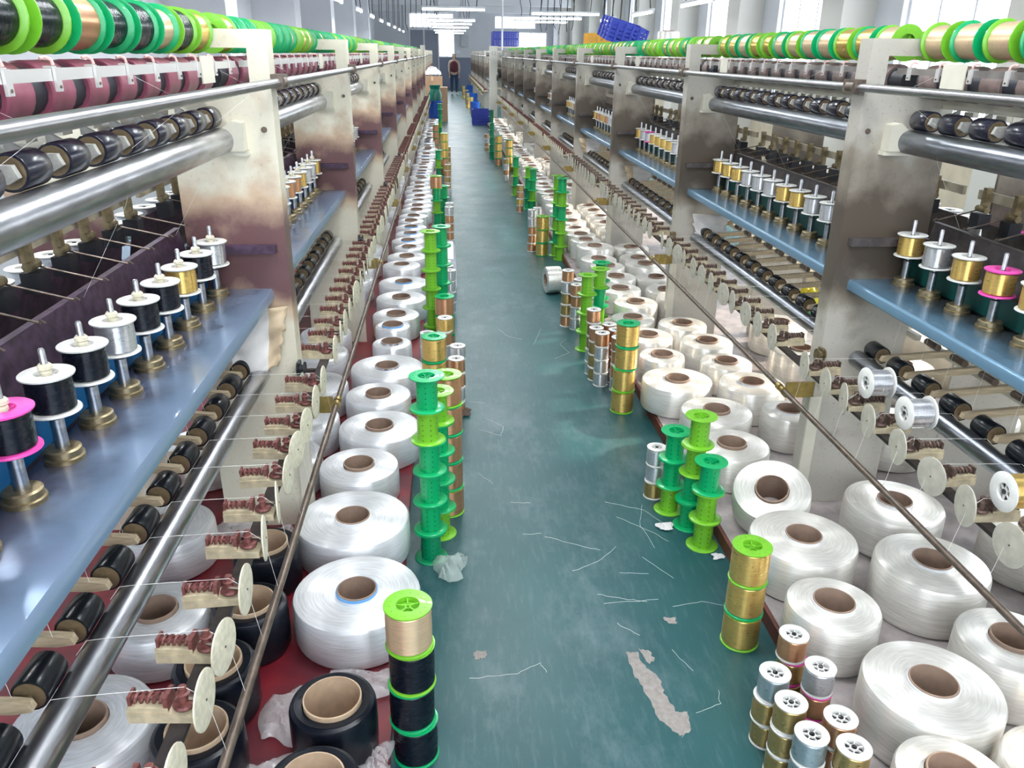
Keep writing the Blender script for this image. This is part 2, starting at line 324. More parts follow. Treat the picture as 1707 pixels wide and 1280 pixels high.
# ------------------------------------------------------------------ winding machine bays
# u = distance inward from the machine face, y along the machine, z up
YS = [P - .075 - i * PITCH for i in range(N_BAY)]
W_ = .82
def frame_mesh(S):
    m = MB(S)
    for a, b, c, d in ((0, .06, 0, 1.705), (.06, W_ - .06, 1.655, 1.705), (W_ - .06, W_, 0, 1.705), (.06, .305, 0, 1.545), (W_ - .305, W_ - .06, 0, 1.545)): m.box(a, b, P, P + .012, c, d)
    m.box(0, .008, P + .012, P + .08, 0, 1.705); m.box(W_ - .008, W_, P + .012, P + .08, 0, 1.705); m.box(.008, W_ - .008, P + .012, P + .08, 1.697, 1.705)
    m.box(.305, W_ - .305, P + .002, P + .010, .30, .36); m.box(.305, W_ - .305, P + .002, P + .010, .96, 1.0)
    return m
def roller(S, u, z, r, y0=.085, y1=P - .03, seg=24):
    return MB(S).lathe([(r * .5, 0), (r * .5, .012), (r, .012), (r, y1 - y0 - .012), (r * .5, y1 - y0 - .012), (r * .5, y1 - y0)], (u, y0, z), 'y', seg)
def cot_mesh(S, r, l, u, z):
    m = MB(S).lathe([(r * .97, 0), (r, .0015), (r, l - .0015), (r * .97, l)], (u, -l, z), 'y', 22, 0)
    for y0, y1 in ((-l - .0012, -l), (0, .0012)): m.lathe([(r * .84, y0), (r * .84, y1)], (u, 0, z), 'y', 22, 1)
    return m.cyl((u, -l - .006, z), 'y', r * .17, .006, 10, 1)
def coil(m, u0, u1, y, z, r, turns, mi=0, wr=.0034):
    m.tube([(u0 + (u1 - u0) * t / (turns * 8), y + r * math.cos(t * PI / 4), z + r * math.sin(t * PI / 4)) for t in range(turns * 8 + 1)], wr, 5, mi); return m

def shared(side):
    S = -1 if side == 'L' else 1
    FR = FRAMEL if side == 'L' else FRAMER; DR = MAROON if side == 'L' else BRDRUM; TR = TROUGHL if side == 'L' else TROUGHR; BE = BELTL if side == 'L' else BELTR
    k = {}
    k['end_frame'] = frame_mesh(S).mesh('end_frame', FR, smooth=False)
    k['bolt'] = MB(S).lathe([(.009, 0), (.009, .005), (.006, .008), (0, .008)], (.028, P, 1.43), 'y', 6).lathe([(.007, 0), (.007, -.006)], (.035, P, .96), 'y', 6).mesh('bolt', BROWNSTEEL)
    k['bolt'] = MB(S).lathe([(.009, 0), (.009, -.005), (.006, -.009)], (.032, P, 1.43), 'y', 8).mesh('bolt', BROWNSTEEL)
    k['ledge'] = MB(S).box(.03, .30, P - .03, P, 1.06, 1.085).mesh('ledge', TR, smooth=False)
    k['bearing_box'] = MB(S).prism([(.085, 1.372), (.085, 1.452), (.115, 1.458), (.140, 1.44), (.140, 1.372)], P - .05, P).box(.08, .19, P - .035, P, 1.358, 1.371).mesh('bearing_box', CREAM, smooth=False)
    k['top_rail'] = MB(S).cyl((-.02, .084, 1.562), 'y', .0125, P - .002, 14).mesh('top_rail', ROD)
    k['rail_clamp'] = MB(S).box(-.036, .0, P + .0, P + .08, 1.545, 1.585).lathe([(.021, 0), (.021, .05)], (-.02, P + .01, 1.562), 'y', 14).mesh('rail_clamp', BROWNSTEEL)
    k['guide_bar'] = MB(S).box(.095, .107, .09, P, 1.602, 1.620).mesh('guide_bar', STEELRUB if side == 'R' else mat('bright_bar', (.66, .64, .62), .4, .6), smooth=False)
    k['guide_hook'] = MB(S).box(.090, .0945, -.009, .009, 1.586, 1.6215, 0).box(.0945, .108, -.009, .009, 1.6205, 1.6235, 0).lathe([(.0025, .0), (.0025, -.002), (0, -.002)], (.090, 0, 1.593), 'x', 8, 2).tube([(.097, .004, 1.624), (.099, .004, 1.632), (.106, .0, 1.636), (.110, -.008, 1.634)], .0028, 6, 1).mesh('guide_hook', [mat('bright_bar', (.66, .64, .62), .4, .6), HOOK, BROWNSTEEL])
    k['guide_plate'] = MB(S).prism([(.090, 1.57), (.090, 1.635), (.0935, 1.635), (.0935, 1.57)], -.055, .055).mesh('guide_plate', CREAM, smooth=False)
    k['friction_drum'] = MB(S).lathe([(.02, 0), (.047, 0), (.05, .003), (.05, .087), (.047, .09), (.02, .09)], (.20, -.097, 1.580), 'y', 24, 0, False).mesh('friction_drum', DR)
    k['drum_axle'] = MB(S).cyl((.20, .085, 1.580), 'y', .040, P - .09, 16).mesh('drum_axle', AXLE)
    m = MB(S).box(.262, .266, .085, P, 1.50, 1.56)
    for y in YS: m.box(.262, .28, y - .10, y - .055, 1.485, 1.499)
    k['slot_plate'] = m.mesh('slot_plate', CREAM, smooth=False)
    k['draw_roller'] = roller(S, .15, 1.402, .037).mesh('draw_roller', STEEL if side == 'L' else ROLLR)
    k['pressure_roller'] = cot_mesh(S, .031, .082, .170, 1.4675).mesh('pressure_roller', [COT, BRONZE])
    k['roller_arm'] = MB(S).prism([(.148, 1.462), (.156, 1.481), (.20, 1.482), (.24, 1.505), (.24, 1.485), (.205, 1.455), (.165, 1.452)], -.1005, -.088).mesh('roller_arm', mat('white_arm', (.55, .54, .50), .45, noise=.3, nscale=60), smooth=False)
    k['traverse_bar'] = MB(S).box(.455, .467, .085, P, 1.215, 1.245, 0).mesh('traverse_bar', mat('tan_bar', (.52, .45, .33), .5, noise=.3, nscale=20), smooth=False)
    k['thread_guide'] = MB(S).box(.425, .447, -.009, .009, 1.185, 1.262, 1).box(.408, .450, -.024, .024, 1.132, 1.18, 0).lathe([(.011, 0), (.011, .05)], (.43, -.025, 1.193), 'y', 10, 1).tube([(.43, .024, 1.186), (.27, -.02, 1.162)], .0026, 6, 2).tube([(.272, -.02, 1.162), (.264, -.026, 1.169), (.26, -.02, 1.162)], .0022, 5, 2).mesh('thread_guide', [BLACKBOX, BRASS, BROWNSTEEL])
    k['trough'] = MB(S).prism([(.325, 1.136), (.329, 1.136), (.289, .941), (.285, .941)], .085, P).box(.319, .337, .085, P, 1.134, 1.138).mesh('trough', TR, smooth=False)
    k['drive_belt'] = MB(S).box(.258, .261, .083, P, .945, 1.02).mesh('drive_belt', BE, smooth=False)
    m = MB(S); pr = [(.062, .90), (.055, .906), (.055, .930), (.062, .940), (.29, .940), (.29, .935), (.066, .935), (.060, .928), (.060, .908), (.066, .903)]
    k['spindle_shelf'] = m.prism(pr, .083, P).mesh('spindle_shelf', SHELFL if side == 'L' else SHELFR)
    k['spindle'] = MB(S).lathe([(.0125, 0), (.0125, .058), (.009, .062), (.008, .075), (.006, .078), (.006, .19), (.004, .193)], (.21, 0, .965), 'z', 14).mesh('spindle', STEEL)
    k['spindle_base'] = MB(S).lathe([(.036, 0), (.036, .008), (.032, .010), (.032, .022), (.028, .025), (.0126, .025)], (.21, 0, .940), 'z', 20).mesh('spindle_base', BRASS)
    k['spindle_cap'] = MB(S).lathe([(.0062, 0), (.010, 0), (.010, .010), (.0075, .013), (.0125, .016), (.0125, .022), (.009, .026), (.0062, .026)], (.21, 0, 1.104), 'z', 16).mesh('spindle_cap', IVORY)
    k['lower_roller'] = roller(S, .115, .662, .030).mesh('lower_roller', STEEL if side == 'L' else ROLLR)
    k['lower_pressure_roller'] = cot_mesh(S, .030, .072, .163, .699).mesh('lower_pressure_roller', [COTB, BRONZE])
    k['wooden_arm'] = MB(S).prism([(.15, .688), (.155, .702), (.18, .706), (.405, .722), (.405, .70), (.18, .684)], -.096, -.079).mesh('wooden_arm', WOOD, smooth=False)
    k['arm_pivot'] = MB(S).cyl((.34, -.10, .735), 'y', .012, .07, 10).mesh('arm_pivot', BROWNSTEEL)
    k['pivot_bar'] = MB(S).box(.40, .42, .085, P, .68, .70).mesh('pivot_bar', CREAM, smooth=False)
    k['guide_rail'] = MB(S).box(-.075, -.045, .084, P + .082, .622, .632).box(-.05, .02, P - .02, P - .004, .61, .632).box(-.05, .02, .09, .106, .61, .622).mesh('guide_rail', mat('dark_rail', (.06, .05, .05), .45, .5, noise=.4, nscale=40), smooth=False)
    k['tension_unit'] = MB(S).prism([(-.092, .632), (-.092, .646), (-.03, .652), (.022, .652), (.022, .632)], -.02, .02).box(-.045, .022, -.017, .017, .652, .660).mesh('tension_unit', mat('cream_block', (.66, .56, .38), .5, noise=.35, nscale=40), smooth=False)
    m = MB(S); coil(m, -.036, .016, 0, .668, .0075, 5); m.box(-.046, -.038, -.016, .016, .655, .680); m.box(.016, .021, -.012, .012, .655, .678); m.tube([(-.04, 0, .668), (.024, 0, .668)], .0045, 6); m.lathe([(.017, .652), (.019, .656), (.017, .660), (.008, .661), (.007, .69), (0, .69)], (-.066, 0, 0), 'z', 14); m.lathe([(.008, .676), (.012, .678), (.008, .680)], (-.066, 0, 0), 'z', 10)
    k['spring'] = m.mesh('spring', SPRING if side == 'L' else mat('rusty_brown_spring', (.16, .10, .08), .5, .3, noise=.5, nscale=90))
    k['tension_disc'] = MB(S).lathe([(0, -.003), (.040, -.003), (.051, -.0015), (.051, .0015), (.040, .003), (0, .003)], (-.098, 0, .66), 'x', 28, 0).tube([(-.094, 0, .66), (-.066, 0, .665)], .004, 6, 1).tube([(-.101, 0, .66), (-.1025, .0, .66)], .0022, 8, 1).mesh('tension_disc', [IVORY if side == 'L' else mat('dull_ivory', (.50, .47, .39), .5, noise=.2, nscale=40), BROWNSTEEL])
    k['floor_rail'] = MB(S).cyl((-.115, .084, .525), 'y', .0095, P - .002, 12).mesh('floor_rail', BROWNSTEEL)
    k['rail_bracket'] = MB(S).box(-.105, 0, P + .004, P + .010, .495, .555).box(-.105, .0, P + .01, P + .045, .495, .501).lathe([(.014, 0), (.014, .02)], (-.115, P - .005, .525), 'y', 12).lathe([(.014, 0), (.014, .02)], (-.115, P + .03, .525), 'y', 12).mesh('rail_bracket', GOLDBR)
    k['guide_pulley'] = MB(S).lathe([(.004, 0), (.022, 0), (.022, .005), (.012, .008), (.012, .02), (.022, .023), (.022, .028), (.004, .028)], (-.03, P - .03, .675), 'x', 16).tube([(-.02, P - .03, .675), (-.0, P - .03, .675)], .005).box(-.012, -.002, P - .04, P - .0, .655, .695).mesh('guide_pulley', BLACKBOX if side == 'L' else BRASS)
    # the far face of the machine, seen through the gaps
    k['rear_trough'] = MB(S).prism([(W_ - .325, 1.136), (W_ - .329, 1.136), (W_ - .289, .941), (W_ - .285, .941)], .085, P).mesh('rear_trough', TR, smooth=False)
    k['rear_shelf'] = MB(S).box(W_ - .29, W_ - .055, .083, P, .935, .94).box(W_ - .06, W_ - .055, .083, P, .90, .935).mesh('rear_shelf', SHELFM, smooth=False)
    k['rear_roller'] = roller(S, W_ - .15, 1.402, .037).mesh('rear_roller', STEEL)
    k['rear_rail'] = MB(S).cyl((W_ + .02, .084, 1.562), 'y', .0125, P - .002, 12).mesh('rear_rail', ROD)
    k['foot_plate'] = MB(S).box(-.012, .03, P - .01, P, .055, .50).mesh('foot_plate', CREAM, smooth=False)
    # a strand of yarn from each disc up over the lower roller
    k['yarn_strand'] = MB(S).tube([(-.115, .01, .53), (-.10, .0, .66), (-.07, -.005, .69), (.10, -.02, .6935), (.13, -.025, .694), (.142, -.045, .68)], .00045, 4).tube([(.17, -.05, .725), (.21, -.02, .90), (.23, -.01, .93)], .0004, 4).mesh('yarn_strand', TAPEW)
    k['upper_strand'] = MB(S).tube([(.255, -.012, 1.165), (.13, -.03, 1.36), (.112, -.04, 1.40)], .0003, 4).tube([(.10, -.03, 1.47), (.0, .03, 1.55), (.085, .0, 1.60)], .0003, 4).mesh('upper_strand', TAPEW)
    # combined rows for bays too far off to show single pieces
    def row(name, keys, mats):
        bm = bmesh.new(); me = bpy.data.meshes.new(name)
        for y in YS:
            for kk in keys:
                t = k[kk].copy(); t.transform(Matrix.Translation((0, y, 0))); bm.from_mesh(t); bpy.data.meshes.remove(t)
        bm.to_mesh(me); bm.free()
        for q in mats: me.materials.append(q)
        return me
    k['friction_drums'] = row('friction_drums', ['friction_drum'], [DR]); k['pressure_rollers'] = row('pressure_rollers', ['pressure_roller'], [COT, BRONZE])
    k['spindles'] = row('spindles', ['spindle'], [STEEL]); k['spindle_bases'] = row('spindle_bases', ['spindle_base'], [BRASS]); k['lower_pressure_rollers'] = row('lower_pressure_rollers', ['lower_pressure_roller'], [COTB, BRONZE])
    k['tension_units'] = row('tension_units', ['tension_unit'], [IVORY]); k['tension_discs'] = row('tension_discs', ['tension_disc'], [IVORY, BROWNSTEEL]); k['springs'] = row('springs', ['spring'], [SPRING]); k['wooden_arms'] = row('wooden_arms', ['wooden_arm'], [WOOD])
    return k
KIT = {s: shared(s) for s in 'LR'}
MNAME = {'L': 'blue-belted machine', 'R': 'window-side machine'}
def bay(side, X, Y, full, label, group, rear=False):
    k = KIT[side]; root = bpy.data.objects.new('winding_machine_bay', None); C.objects.link(root); root.location = (X, Y, 0); root.empty_display_size = .1
    tag(root, label, 'machine', group)
    fr = obj('end_frame', k['end_frame'], root); obj('bolt', k['bolt'], fr); obj('ledge', k['ledge'], fr); obj('bearing_box', k['bearing_box'], root)
    tr = obj('top_rail', k['top_rail'], root); obj('rail_clamp', k['rail_clamp'], tr)
    gb = obj('guide_bar', k['guide_bar'], root)
    for n in ('drum_axle', 'slot_plate', 'draw_roller', 'traverse_bar', 'trough', 'drive_belt', 'spindle_shelf', 'lower_roller', 'pivot_bar', 'guide_rail', 'rear_trough', 'rear_shelf', 'rear_roller'): obj(n, k[n], root)
    fl = obj('floor_rail', k['floor_rail'], root); obj('rail_bracket', k['rail_bracket'], fl)
    if full:
        obj('guide_plate', k['guide_plate'], gb, (0, P - .31, 0)); obj('guide_pulley', k['guide_pulley'], root); obj('foot_plate', k['foot_plate'], root)
        for i, y in enumerate(YS):
            at = (0, y, 0)
            obj('friction_drum', k['friction_drum'], root, (0, y + .052, 0)); obj('guide_hook', k['guide_hook'], gb, at)
            pr = obj('pressure_roller', k['pressure_roller'], root, (0, y + .03, 0)); obj('roller_arm', k['roller_arm'], pr)
            obj('thread_guide', k['thread_guide'], root, at)
            sp = obj('spindle', k['spindle'], root, at); obj('spindle_base', k['spindle_base'], sp)
            if side == 'L': obj('spindle_cap', k['spindle_cap'], sp)
            lp = obj('lower_pressure_roller', k['lower_pressure_roller'], root, (0, y + .03, 0)); obj('wooden_arm', k['wooden_arm'], lp); obj('arm_pivot', k['arm_pivot'], lp)
            j = R_.uniform(-.012, .012)
            tu = obj('tension_unit', k['tension_unit'], root, (0, y - .03 + j, 0), (0, 0, R_.uniform(-.10, .10))); obj('spring', k['spring'], tu)
            obj('tension_disc', k['tension_disc'], tu, (0, 0, 0), (0, 0, R_.uniform(-.18, .18)))
            obj('yarn_strand', k['yarn_strand'], root, (0, y - .03 + j, 0))
            if i % 4 == 1: obj('upper_strand', k['upper_strand'], root, at)
    else:
        for n in ('friction_drums', 'pressure_rollers', 'spindles', 'spindle_bases', 'lower_pressure_rollers', 'tension_units', 'tension_discs', 'springs', 'wooden_arms'):
            o = obj(n, k[n], root); o['kind'] = 'stuff'
    return root
NB = 10; FULL = 4
for side, X, Y0 in (('L', XL, YL), ('R', XR, YR)):
    for b in range(NB):
        nm = MNAME[side]; lab = ('cream frame bay with rollers, spindle shelf and tension discs, %s bay of the %s' % (ORD[b], nm))
        bay(side, X, Y0 + (b - 1) * P, b < FULL, lab, 'bays of the ' + nm)
for side, X, Y0, n in (('L', -.62, 24.2, 7), ('R', 1.13, 24.0, 8)):
    for b in range(n):
        nm = {'L': 'dark machine behind the cardboard boxes', 'R': 'dark machine behind the blue crate'}[side]
        bay(side, X, Y0 + b * P, False, 'grey bay with rows of rollers, %s bay of the %s' % (ORD[b], nm), 'bays of the ' + nm)

# ------------------------------------------------------------------ spools, bobbins, packages
def spool_body(mt):
    m = MB(); r, h, rb = .0575, .115, .0345
    prof = [(rb, .0065), (r - .002, .005), (r, .0035), (r, .0005), (r - .003, 0), (.0275, .0), (.0265, .012), (.0265, .0135)]
    for s in (0, 1):
        pr = [(a, z if s == 0 else h - z) for a, z in prof]; m.lathe(pr, (0, 0, 0), 'z', 32, 0, False, False)
        zz = .006 if s == 0 else h - .008
        m.lathe([(.004, 0), (.0075, 0), (.0075, .004), (.004, .004)], (0, 0, zz - .002), 'z', 12, 0, True)
        for q in range(5):
            a = q * 2 * PI / 5; c, d = math.cos(a), math.sin(a); z0, z1 = (.004, .0105) if s == 0 else (h - .0105, h - .004)
            pts = [(x * c - y * d, x * d + y * c, z) for z in (z0, z1) for x, y in ((.006, -.0016), (.0268, -.0016), (.0268, .0016), (.006, .0016))]
            m.add(pts, [(3, 2, 1, 0), (4, 5, 6, 7), (0, 1, 5, 4), (1, 2, 6, 5), (2, 3, 7, 6), (3, 0, 4, 7)])
        m.lathe([(.0, .0135 if s == 0 else h - .0135), (.0266, .0135 if s == 0 else h - .0135)], (0, 0, 0), 'z', 32)
        for q in range(14):
            a = q * 2 * PI / 14; m.lathe([(.0022, 0), (.0022, .0012), (0, .0012)] if s else [(.0022, 0), (.0022, -.0006)], (.043 * math.cos(a), .043 * math.sin(a), h - .0004 if s else 0), 'z', 6)
    m.lathe([(rb, .006), (rb, h - .006)], (0, 0, 0), 'z', 32, 0, False, False)
    return m.mesh('spool', mt, 40)
def winding(r, z0, z1, rin, mt, name='thread_winding'):
    return MB().lathe([(rin, z0), (r - .002, z0), (r, z0 + .002), (r + .0006, (z0 + z1) / 2), (r, z1 - .002), (r - .002, z1), (rin, z1)], (0, 0, 0), 'z', 36, 0, False, False).mesh(name, mt, 40)
def spool(color, thread, loc, label, group, rot=(0, 0, 0), cat='spool', name=None, wr=.0545):
    o = obj(name or ('thread_spool' if thread else 'empty_spool'), cached(('sp', color), lambda: spool_body(PLASTICS[color])), None, loc, rot); tag(o, label, cat, group)
    if thread: obj('thread_winding', cached(('spw', thread, wr), lambda: winding(wr, .0072, .1078, .035, THREADS[thread])), o)
    return o
def bobbin_body(mt, r=.047, h=.074):
    m = MB(); rc = .021
    for s in (0, 1):
        f = lambda z: z if s == 0 else h - z
        m.lathe([(rc + .001, f(.006)), (r - .001, f(.0045)), (r, f(.003)), (r, f(.0008)), (r - .001, f(0)), (rc, f(0)), (rc - .001, f(.006)), (rc - .001, f(.012))], (0, 0, 0), 'z', 32, 0, False, False)
        z0, z1 = sorted((f(.003), f(.008)))
        m.lathe([(.0064, z0), (.0095, z0), (.0095, z1), (.0064, z1)], (0, 0, 0), 'z', 12, 0, True)
        for q in range(6):
            a = q * PI / 3; c, d = math.cos(a), math.sin(a)
            pts = [(x * c - y * d, x * d + y * c, z) for z in (z0, z1) for x, y in ((.009, -.001), (rc - .0005, -.001), (rc - .0005, .001), (.009, .001))]
            m.add(pts, [(3, 2, 1, 0), (4, 5, 6, 7), (0, 1, 5, 4), (1, 2, 6, 5), (2, 3, 7, 6), (3, 0, 4, 7)], 0)
        m.lathe([(.0064, f(.012)), (rc, f(.012))], (0, 0, 0), 'z', 24, 1, False, False)
    m.lathe([(rc + .002, .005), (rc + .002, h - .005)], (0, 0, 0), 'z', 24, 0, False, False)
    m.lathe([(.0064, .001), (.0064, h - .001)], (0, 0, 0), 'z', 12, 1, False, False)
    return m.mesh('bobbin', [mt, DARKHUB], 40)
FL = {'white': WHITEP, 'pink': PINKP}
def bobbin(flange, thread, loc, label, group, full=False, rot=(0, 0, 0)):
    r = .039 if full else .047
    o = obj('bobbin', cached(('bb', flange, full), lambda: bobbin_body(FL[flange], r)), None, loc, rot); tag(o, label, 'bobbin', group)
    obj('thread_winding', cached(('bw', thread, full), lambda: winding(.0375 if full else .0395, .0062, .0678, .0225, THREADS[thread])), o); return o

# the row of take-up spools along the top of each machine, and the bobbins on the shelf spindles
TOP = {('L', 0): [('lime', 'gold'), ('lime', 'black'), ('green', 'pale gold'), ('green', 'black'), ('green', 'black'), ('green', 'copper'), ('lime', 'black'), ('lime', 'black'), ('lime', 'black'), ('green', 'black'), ('lime', 'black'), ('lime', 'gold')],
       ('L', 1): [('green', 'gold'), ('lime', 'pale gold'), ('lime', 'gold'), ('lime', 'pale gold'), ('green', 'pale gold'), ('green', None), ('green', None), ('lime', None), ('lime', None), ('green', None), ('green', None), ('lime', 'gold')],
       ('R', 0): [('lime', 'pale gold'), ('green', 'pale gold'), ('lime', 'pale gold')] + [('green', 'pale gold'), ('lime', 'pale gold')] * 5,
       ('R', 1): [('lime', 'gold'), ('green', 'gold'), ('green', 'pale gold'), ('lime', 'gold'), ('lime', 'gold'), ('green', 'pale gold'), ('lime', 'pale gold'), ('green', 'pale gold'), ('green', 'pale gold'), ('lime', 'gold'), ('green', 'gold'), ('lime', 'pale gold')]}
SHELF = {('L', 0): 'silver black gold black black silver black black pink:black black black black'.split(), ('R', 0): 'gold silver gold pink:gold gold silver gold gold gold gold gold gold'.split(),
         ('R', 1): 'gold gold gold silver silver silver gold gold silver silver silver gold'.split(), ('R', 2): 'gold silver pink:silver gold gold gold gold silver gold gold silver gold'.split(),
         ('L', 1): 'gold silver silver gold copper copper silver gold silver gold silver silver'.split()}
for side, X, Y0 in (('L', XL, YL), ('R', XR, YR)):
    S = -1 if side == 'L' else 1; nm = MNAME[side]
    for b in range(NB):
        for i, y in enumerate(YS):
            yy = Y0 + (b - 1) * P + y
            dx = X - S * 0
            if b == 0 and yy < (.5 if side == 'L' else 1.0): continue
            cth = TOP.get((side, b))
            col, th = cth[i] if cth else (R_.choice(['green', 'lime', 'lime', 'green']), R_.choice(['gold', 'pale gold', 'gold', None]))
            t = ('with %s thread' % th) if th else 'without thread'
            spool(col, th, (X + S * .20, yy + .0575, 1.6955), '%s spool %s, %s atop %s bay of %s' % (col, t, ORD[i], ORD[b], nm), 'take-up spools on the ' + nm, (PI / 2, 0, 0), wr=R_.choice([.051, .048, .044] if side == 'R' else [.050, .046, .050] if b == 0 else [.050, .044, .038]))
            s = SHELF.get((side, b)); s = s[i] if s else R_.choice(['gold', 'silver', 'gold', 'copper', 'silver'])
            f, s = s.split(':') if ':' in s else ('white', s)
            if b >= (4 if side == 'L' else 8): continue
            bobbin(f, s, (X + S * .21, yy, 1.038), '%s bobbin of %s thread, %s spindle, %s bay, %s' % (f, s, ORD[i], ORD[b], nm), 'shelf bobbins of the ' + nm)
    for b in (0, 1):
        for i, y in enumerate(YS):
            yy = Y0 + (b - 1) * P + y
            if yy < 1.1: continue
            th, fl = (R_.choice(['silver', 'silver', 'grey']), 'white') if side == 'L' else (R_.choice(['silver', 'gold']), R_.choice(['white', 'white', 'pink']))
            bobbin(fl, th, (X + S * .61, yy, 1.038), '%s bobbin of %s thread, %s in rear row, %s bay, %s' % (fl, th, ORD[i], ORD[b], nm), 'rear bobbins of the ' + nm)
            if side == 'R' : spool('lime', 'pale gold', (X + S * .62, yy + .0575, 1.6955), 'lime pale-thread spool, %s in rear top row of %s bay, %s' % (ORD[i], ORD[b], nm), 'rear take-up spools of the ' + nm, (PI / 2, 0, 0))

# stacks of full green spools, empty spools and small bobbins beside the aisle
def stack(items, x, y, where, group, h=.115):
    n = len(items)
    for j, it in enumerate(items):
        pos = 'only one' if n == 1 else 'topmost' if j == n - 1 else 'bottom one' if j == 0 else ORD[j] + ' from bottom'
        loc = (x + R_.uniform(-.003, .003), y + R_.uniform(-.003, .003), j * h + .0002 * j)
        rz = R_.uniform(0, 6)
        if h < .1:
            f, t = it.split(':') if ':' in it else ('white', it)
            bobbin(f, t, loc, '%s-rimmed %s bobbin, %s of the %s' % (f, t, pos, where), group, True, (0, 0, rz))
        else:
            c, t = it.split(':') if ':' in it else (it, None)
            spool(c, t, loc, ('%s-rimmed %s spool, %s of the %s' % (c.replace(' ', '-'), t, pos, where)) if t else ('%s empty spool, %s of the %s' % (c, pos, where)), group, (0, 0, rz))
gl, gr = 'spool stacks beside the blue-belted machine', 'spool stacks beside the window-side machine'
stack(['green:black', 'green:black', 'lime:black', 'lime:pale gold'], -.111, 1.54, 'black stack beside the black yarn package', gl)
stack(['dark green', 'green', 'green', 'green', 'lime', 'green'], -.083, 2.40, 'tall empty stack with film at its foot', gl)
stack(['lime', 'green', 'green', 'green', 'lime'], -.052, 2.545, 'empty stack just behind the tall one', gl)
stack(['lime:copper', 'green:copper', 'green:copper', 'green:copper', 'lime:copper'], -.022, 2.70, 'copper stack behind the green empties', gl)
stack(['green:gold', 'green:gold', 'green:gold', 'green:gold'], -.083, 3.454, 'gold stack with green rim behind the empties', gl)
stack(['lime', 'lime', 'lime', 'lime', 'lime', 'lime'], -.112, 4.654, 'six-high all-lime stack', gl)
stack(['green', 'green', 'green', 'green', 'green', 'green'], -.052, 4.79, 'six-high all-green stack', gl)
stack(['green:copper', 'green:gold', 'green:copper'], -.035, 4.50, 'copper stack beside the lime stack', gl)
stack(['green:pale gold', 'green', 'lime', 'green', 'lime:copper'], -.117, 7.734, 'mixed stack topped with copper', gl)
stack(['green', 'green', 'dark green', 'green'], -.05, 7.90, 'short green stack behind the mixed one', gl)
stack(['lime', 'dark green', 'lime', 'green'], -.134, 10.947, 'green-lime stack well along the aisle', gl)
stack(['green:gold', 'lime:copper', 'green:gold', 'green:gold', 'lime:gold'], -.056, 12.03, 'five-high gold stack well along the aisle', gl)
stack(['green:copper'] * 4, -.21, 14.9, 'farther copper stack by the packages', gl)
stack(['lime', 'green', 'lime', 'green', 'dark green', 'green'], -.15, 17.2, 'empty stack before the cardboard boxes', gl)
bl = 'bobbin stacks beside the blue-belted machine'
for n, (it, x, y, wh) in enumerate([(['copper', 'copper', 'silver', 'copper', 'gold'], -.035, 4.005, 'gold-topped stack behind the gold spools'), (['silver'] * 4, -.125, 3.98, 'silver stack behind the gold spools'), (['copper', 'silver', 'copper', 'copper'], .02, 3.6, 'copper stack beside the gold spools'), (['copper', 'copper', 'copper', 'silver'], .028, 3.78, 'silver-topped stack behind copper'),
        (['grey', 'grey', 'silver', 'silver'], -.004, 5.28, 'silver stack before the white wrapped bundle'), (['copper', 'silver', 'silver', 'grey'], -.02, 5.40, 'second silver stack before the wrapped bundle'), (['copper', 'copper', 'silver', 'silver'], -.035, 5.53, 'third silver stack before the wrapped bundle'), (['silver', 'copper', 'copper', 'copper', 'silver'], -.0, 7.25, 'banded stack beyond the wrapped bundle'), (['copper', 'grey', 'copper', 'silver', 'silver'], -.0, 7.45, 'second banded stack beyond the bundle'), (['silver', 'copper', 'bronze', 'copper', 'bronze'], -.01, 10.2, 'far bobbin stack by the gold spools'), (['bronze'] * 5, .0, 12.2, 'bronze stack beside the far gold spools')]):
    stack(it, x, y, wh, bl, .0745)
stack(['lime:gold', 'green:gold', 'lime:gold'], .857, 1.90, 'three-high gold stack with lime rim', gr)
stack(['lime', 'lime', 'green'], .897, 2.412, 'front stack of the green cluster', gr)
stack(['green', 'green', 'lime', 'lime'], .884, 2.545, 'tallest stack of the green cluster', gr)
stack(['lime', 'green', 'green'], .838, 2.662, 'rear stack of the green cluster', gr)
stack(['lime:gold', 'lime:gold', 'green:gold', 'green:gold'], .846, 3.608, 'four-high gold stack', gr)
stack(['lime', 'lime', 'green', 'green'], .937, 4.81, 'rear stack of the middle empties', gr)
stack(['green', 'lime', 'green', 'lime'], .90, 4.65, 'middle empty stack topped with lime', gr)
stack(['lime', 'lime', 'lime', 'lime'], .798, 4.51, 'all-lime stack before the lying package', gr)
stack(['lime', 'lime', 'lime', 'green', 'lime', 'green'], .952, 6.78, 'six-high empty stack behind the lying package', gr)
stack(['lime', 'green', 'lime', 'green', 'lime', 'lime'], .93, 6.93, 'six-high stack just behind the empties', gr)
stack(['green:gold', 'green:gold', 'lime:gold'], .81, 6.94, 'three-high gold stack before the empties', gr)
stack(['green', 'lime', 'green', 'green'], .94, 9.083, 'farther green stack', gr)
stack(['green', 'dark green', 'green', 'lime'], .90, 9.25, 'green stack behind the farther green one', gr)
stack(['lime', 'green', 'lime', 'green'], .834, 10.184, 'green and lime stack toward the crate', gr)
stack(['green:gold'] * 4, .908, 12.321, 'gold stack toward the crate', gr)
stack(['green:copper', 'green:gold', 'green:gold', 'green:gold'], .786, 12.964, 'bronze-gold stack toward the crate', gr)
stack(['dark green'] * 5, .731, 13.887, 'dark green stack before the crate', gr)
stack(['dark green'] * 6, .80, 15.3, 'second dark green stack before the crate', gr)
br = 'bobbin stacks beside the window-side machine'
ordn = 'pink-based,corner,silver-topped,grey-topped,right-hand'.split(',')
